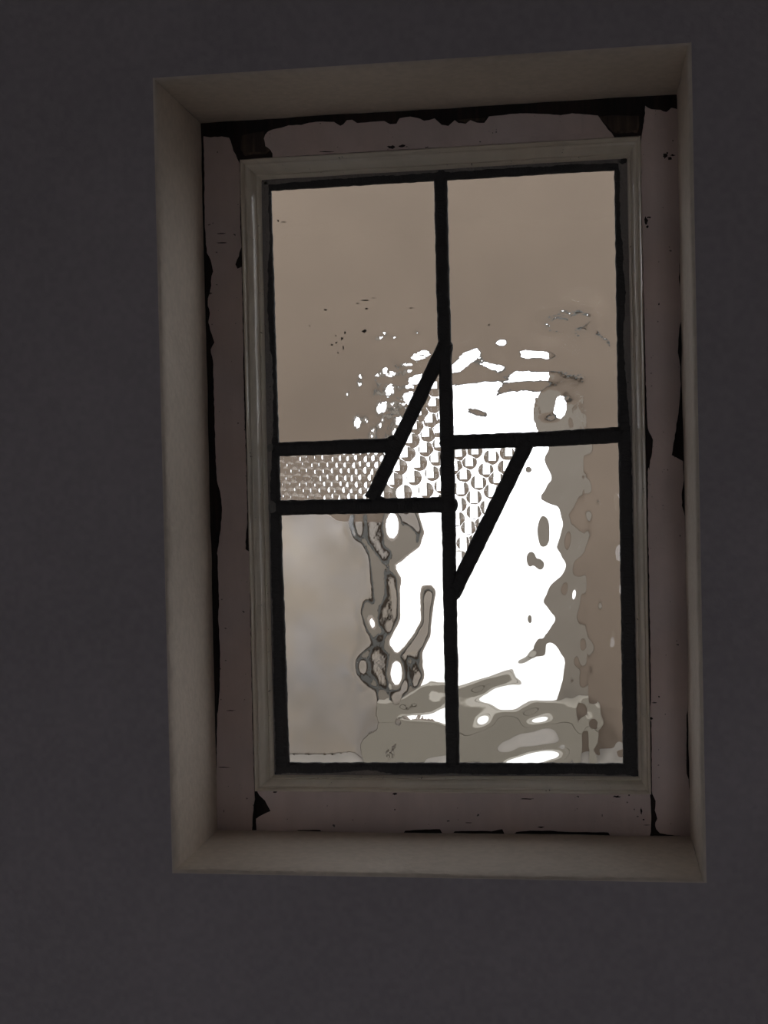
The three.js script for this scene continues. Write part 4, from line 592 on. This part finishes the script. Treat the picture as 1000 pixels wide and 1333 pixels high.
// dark flecks on the upper panes: dirt, and clusters standing in for refracted dark lines
for (const [x, y, rx, ry] of [[362, 287, 1.4, 2], [369, 289, 5, 0.6], [423, 403, 2.6, 1.3], [403, 424, 1, 1], [637, 423, 1.3, 1.4], [476, 391, 6.5, 0.9], [466, 395, 3, 0.8], [487, 388, 3, 0.6], [477, 402, 2.4, 1], [474, 431, 3.2, 2.4], [536, 401, 3.5, 0.7], [445, 441, 1.8, 2.6], [449, 433, 1.2, 2], [432, 449, 1.8, 1.4], [438, 446, 1.4, 1.2], [440, 459, 1, 1.3], [437, 437, 1, 1], [447, 453, 0.9, 3], [456, 378, 0.8, 0.8], [712, 300, 0.8, 0.8]]) {
  const n = 9, p = [], z = ZG + 0.00035;
  for (let k = 0; k < n; k++) { const a = k / n * Math.PI * 2, r = 0.5 + 0.7 * hash(k, x * 3 + y, 5); p.push(at(x + Math.cos(a) * rx * r, y + Math.sin(a) * ry * r, z)); }
  mesh('dirt_refraction_fleck', plate(p, z, 0.0005), M.fleck, win);
}

// ---------------------------------------------------------------- the yard outside
const D = { x0: -0.5906, x1: 0.2791, y0: 0.338, y1: 2.1434 };      // doorway in the yard wall
const YARD = { x0: -3.4, x1: 3.2, h: 3.5 };
structure('wall_yard', plate(rect(YARD.x0, YARD.x1, 0, YARD.h), ZB, 0.2, { hole: [[D.x0, 0.001], [D.x1, 0.001], [D.x1, D.y1], [D.x0, D.y1]].map(([x, y]) => new THREE.Vector2(x, y)) }), M.tan, 'tan rendered yard wall with a doorway, seen through the glass', 'wall');
structure('wall_yard_side', boxAt(YARD.x0 - 0.2, YARD.x0, 0, 1.6, ZB - 0.2, -0.30), M.tan, 'unseen tan rendered side wall of the yard, kept low to even the light on the yard wall', 'wall');  // unseen, low so the sky lights the yard wall evenly
structure('wall_yard_far_side', boxAt(YARD.x1, YARD.x1 + 0.2, 0, 1.2, ZB - 0.2, -0.30), M.tan, 'unseen low tan rendered side wall of the yard, kept low so sky lights the reveal', 'wall');  // unseen, low so sky from this side reaches the left reveal
structure('added_low_wall', roundedAt(YARD.x0, -0.69, 0, 1.42, ZB, ZB + 0.06, 0.01), M.pale, 'pale lower wall beside the doorway, added to make the pane before it look paler', 'wall');  // added wall, its pale tone stands in for haze in the lower pane
structure('added_eave', roundedAt(-2.4, 0.95, 2.5, 2.6, -1.75, -0.30, 0.01), M.white, 'white eave out of view, added to shade the sill from the sky', 'eave');  // added out of view to cut the sky falling on the sill
structure('floor_yard', boxAt(YARD.x0, YARD.x1, -0.2, 0, ZB - 0.2, -0.30), M.paving, 'pale paved floor of the yard', 'floor');
{
  const d = group('door_1', 'open doorway with grey green casing in the yard wall', 'doorway', 'structure');
  d.userData.kind = 'structure';
  mesh('casing', roundedAt(D.x1, 0.476, 0, D.y1 - 0.1, ZB, ZB + 0.012), M.greyGreen, d);
  mesh('casing', roundedAt(-0.655, D.x0, 0, D.y1, ZB, ZB + 0.03), M.greyGreen, d);
  mesh('dark_strip', roundedAt(-0.674, -0.6555, 0, D.y1 + 0.014, ZB, ZB + 0.032, 0.003), M.darkStrip, d, 'dark strip along the door casing');  // dark line at the outer edge of the casing
  mesh('dark_strip', roundedAt(-0.655, 0.476, D.y1, D.y1 + 0.014, ZB, ZB + 0.032, 0.003), M.darkStrip, d);
  mesh('threshold', roundedAt(D.x0, D.x1, 0.001, D.y0, ZB - 0.2, ZB), M.concrete, d);
}
{
  const s = group('concrete_step', 'pale concrete step below the open yard doorway', 'step');
  mesh('tread', roundedAt(-0.65, 0.49, 0.20, D.y0, ZB + 0.032, ZB + 0.34, 0.012), M.concrete, s);
  mesh('riser', roundedAt(-0.65, 0.49, 0, 0.2, ZB + 0.032, ZB + 0.337, 0.003), M.concrete, s);
}
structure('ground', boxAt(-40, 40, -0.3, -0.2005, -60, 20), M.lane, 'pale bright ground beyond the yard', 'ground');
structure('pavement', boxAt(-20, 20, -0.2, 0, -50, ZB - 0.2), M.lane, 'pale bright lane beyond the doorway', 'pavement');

renderer.render(scene, camera);
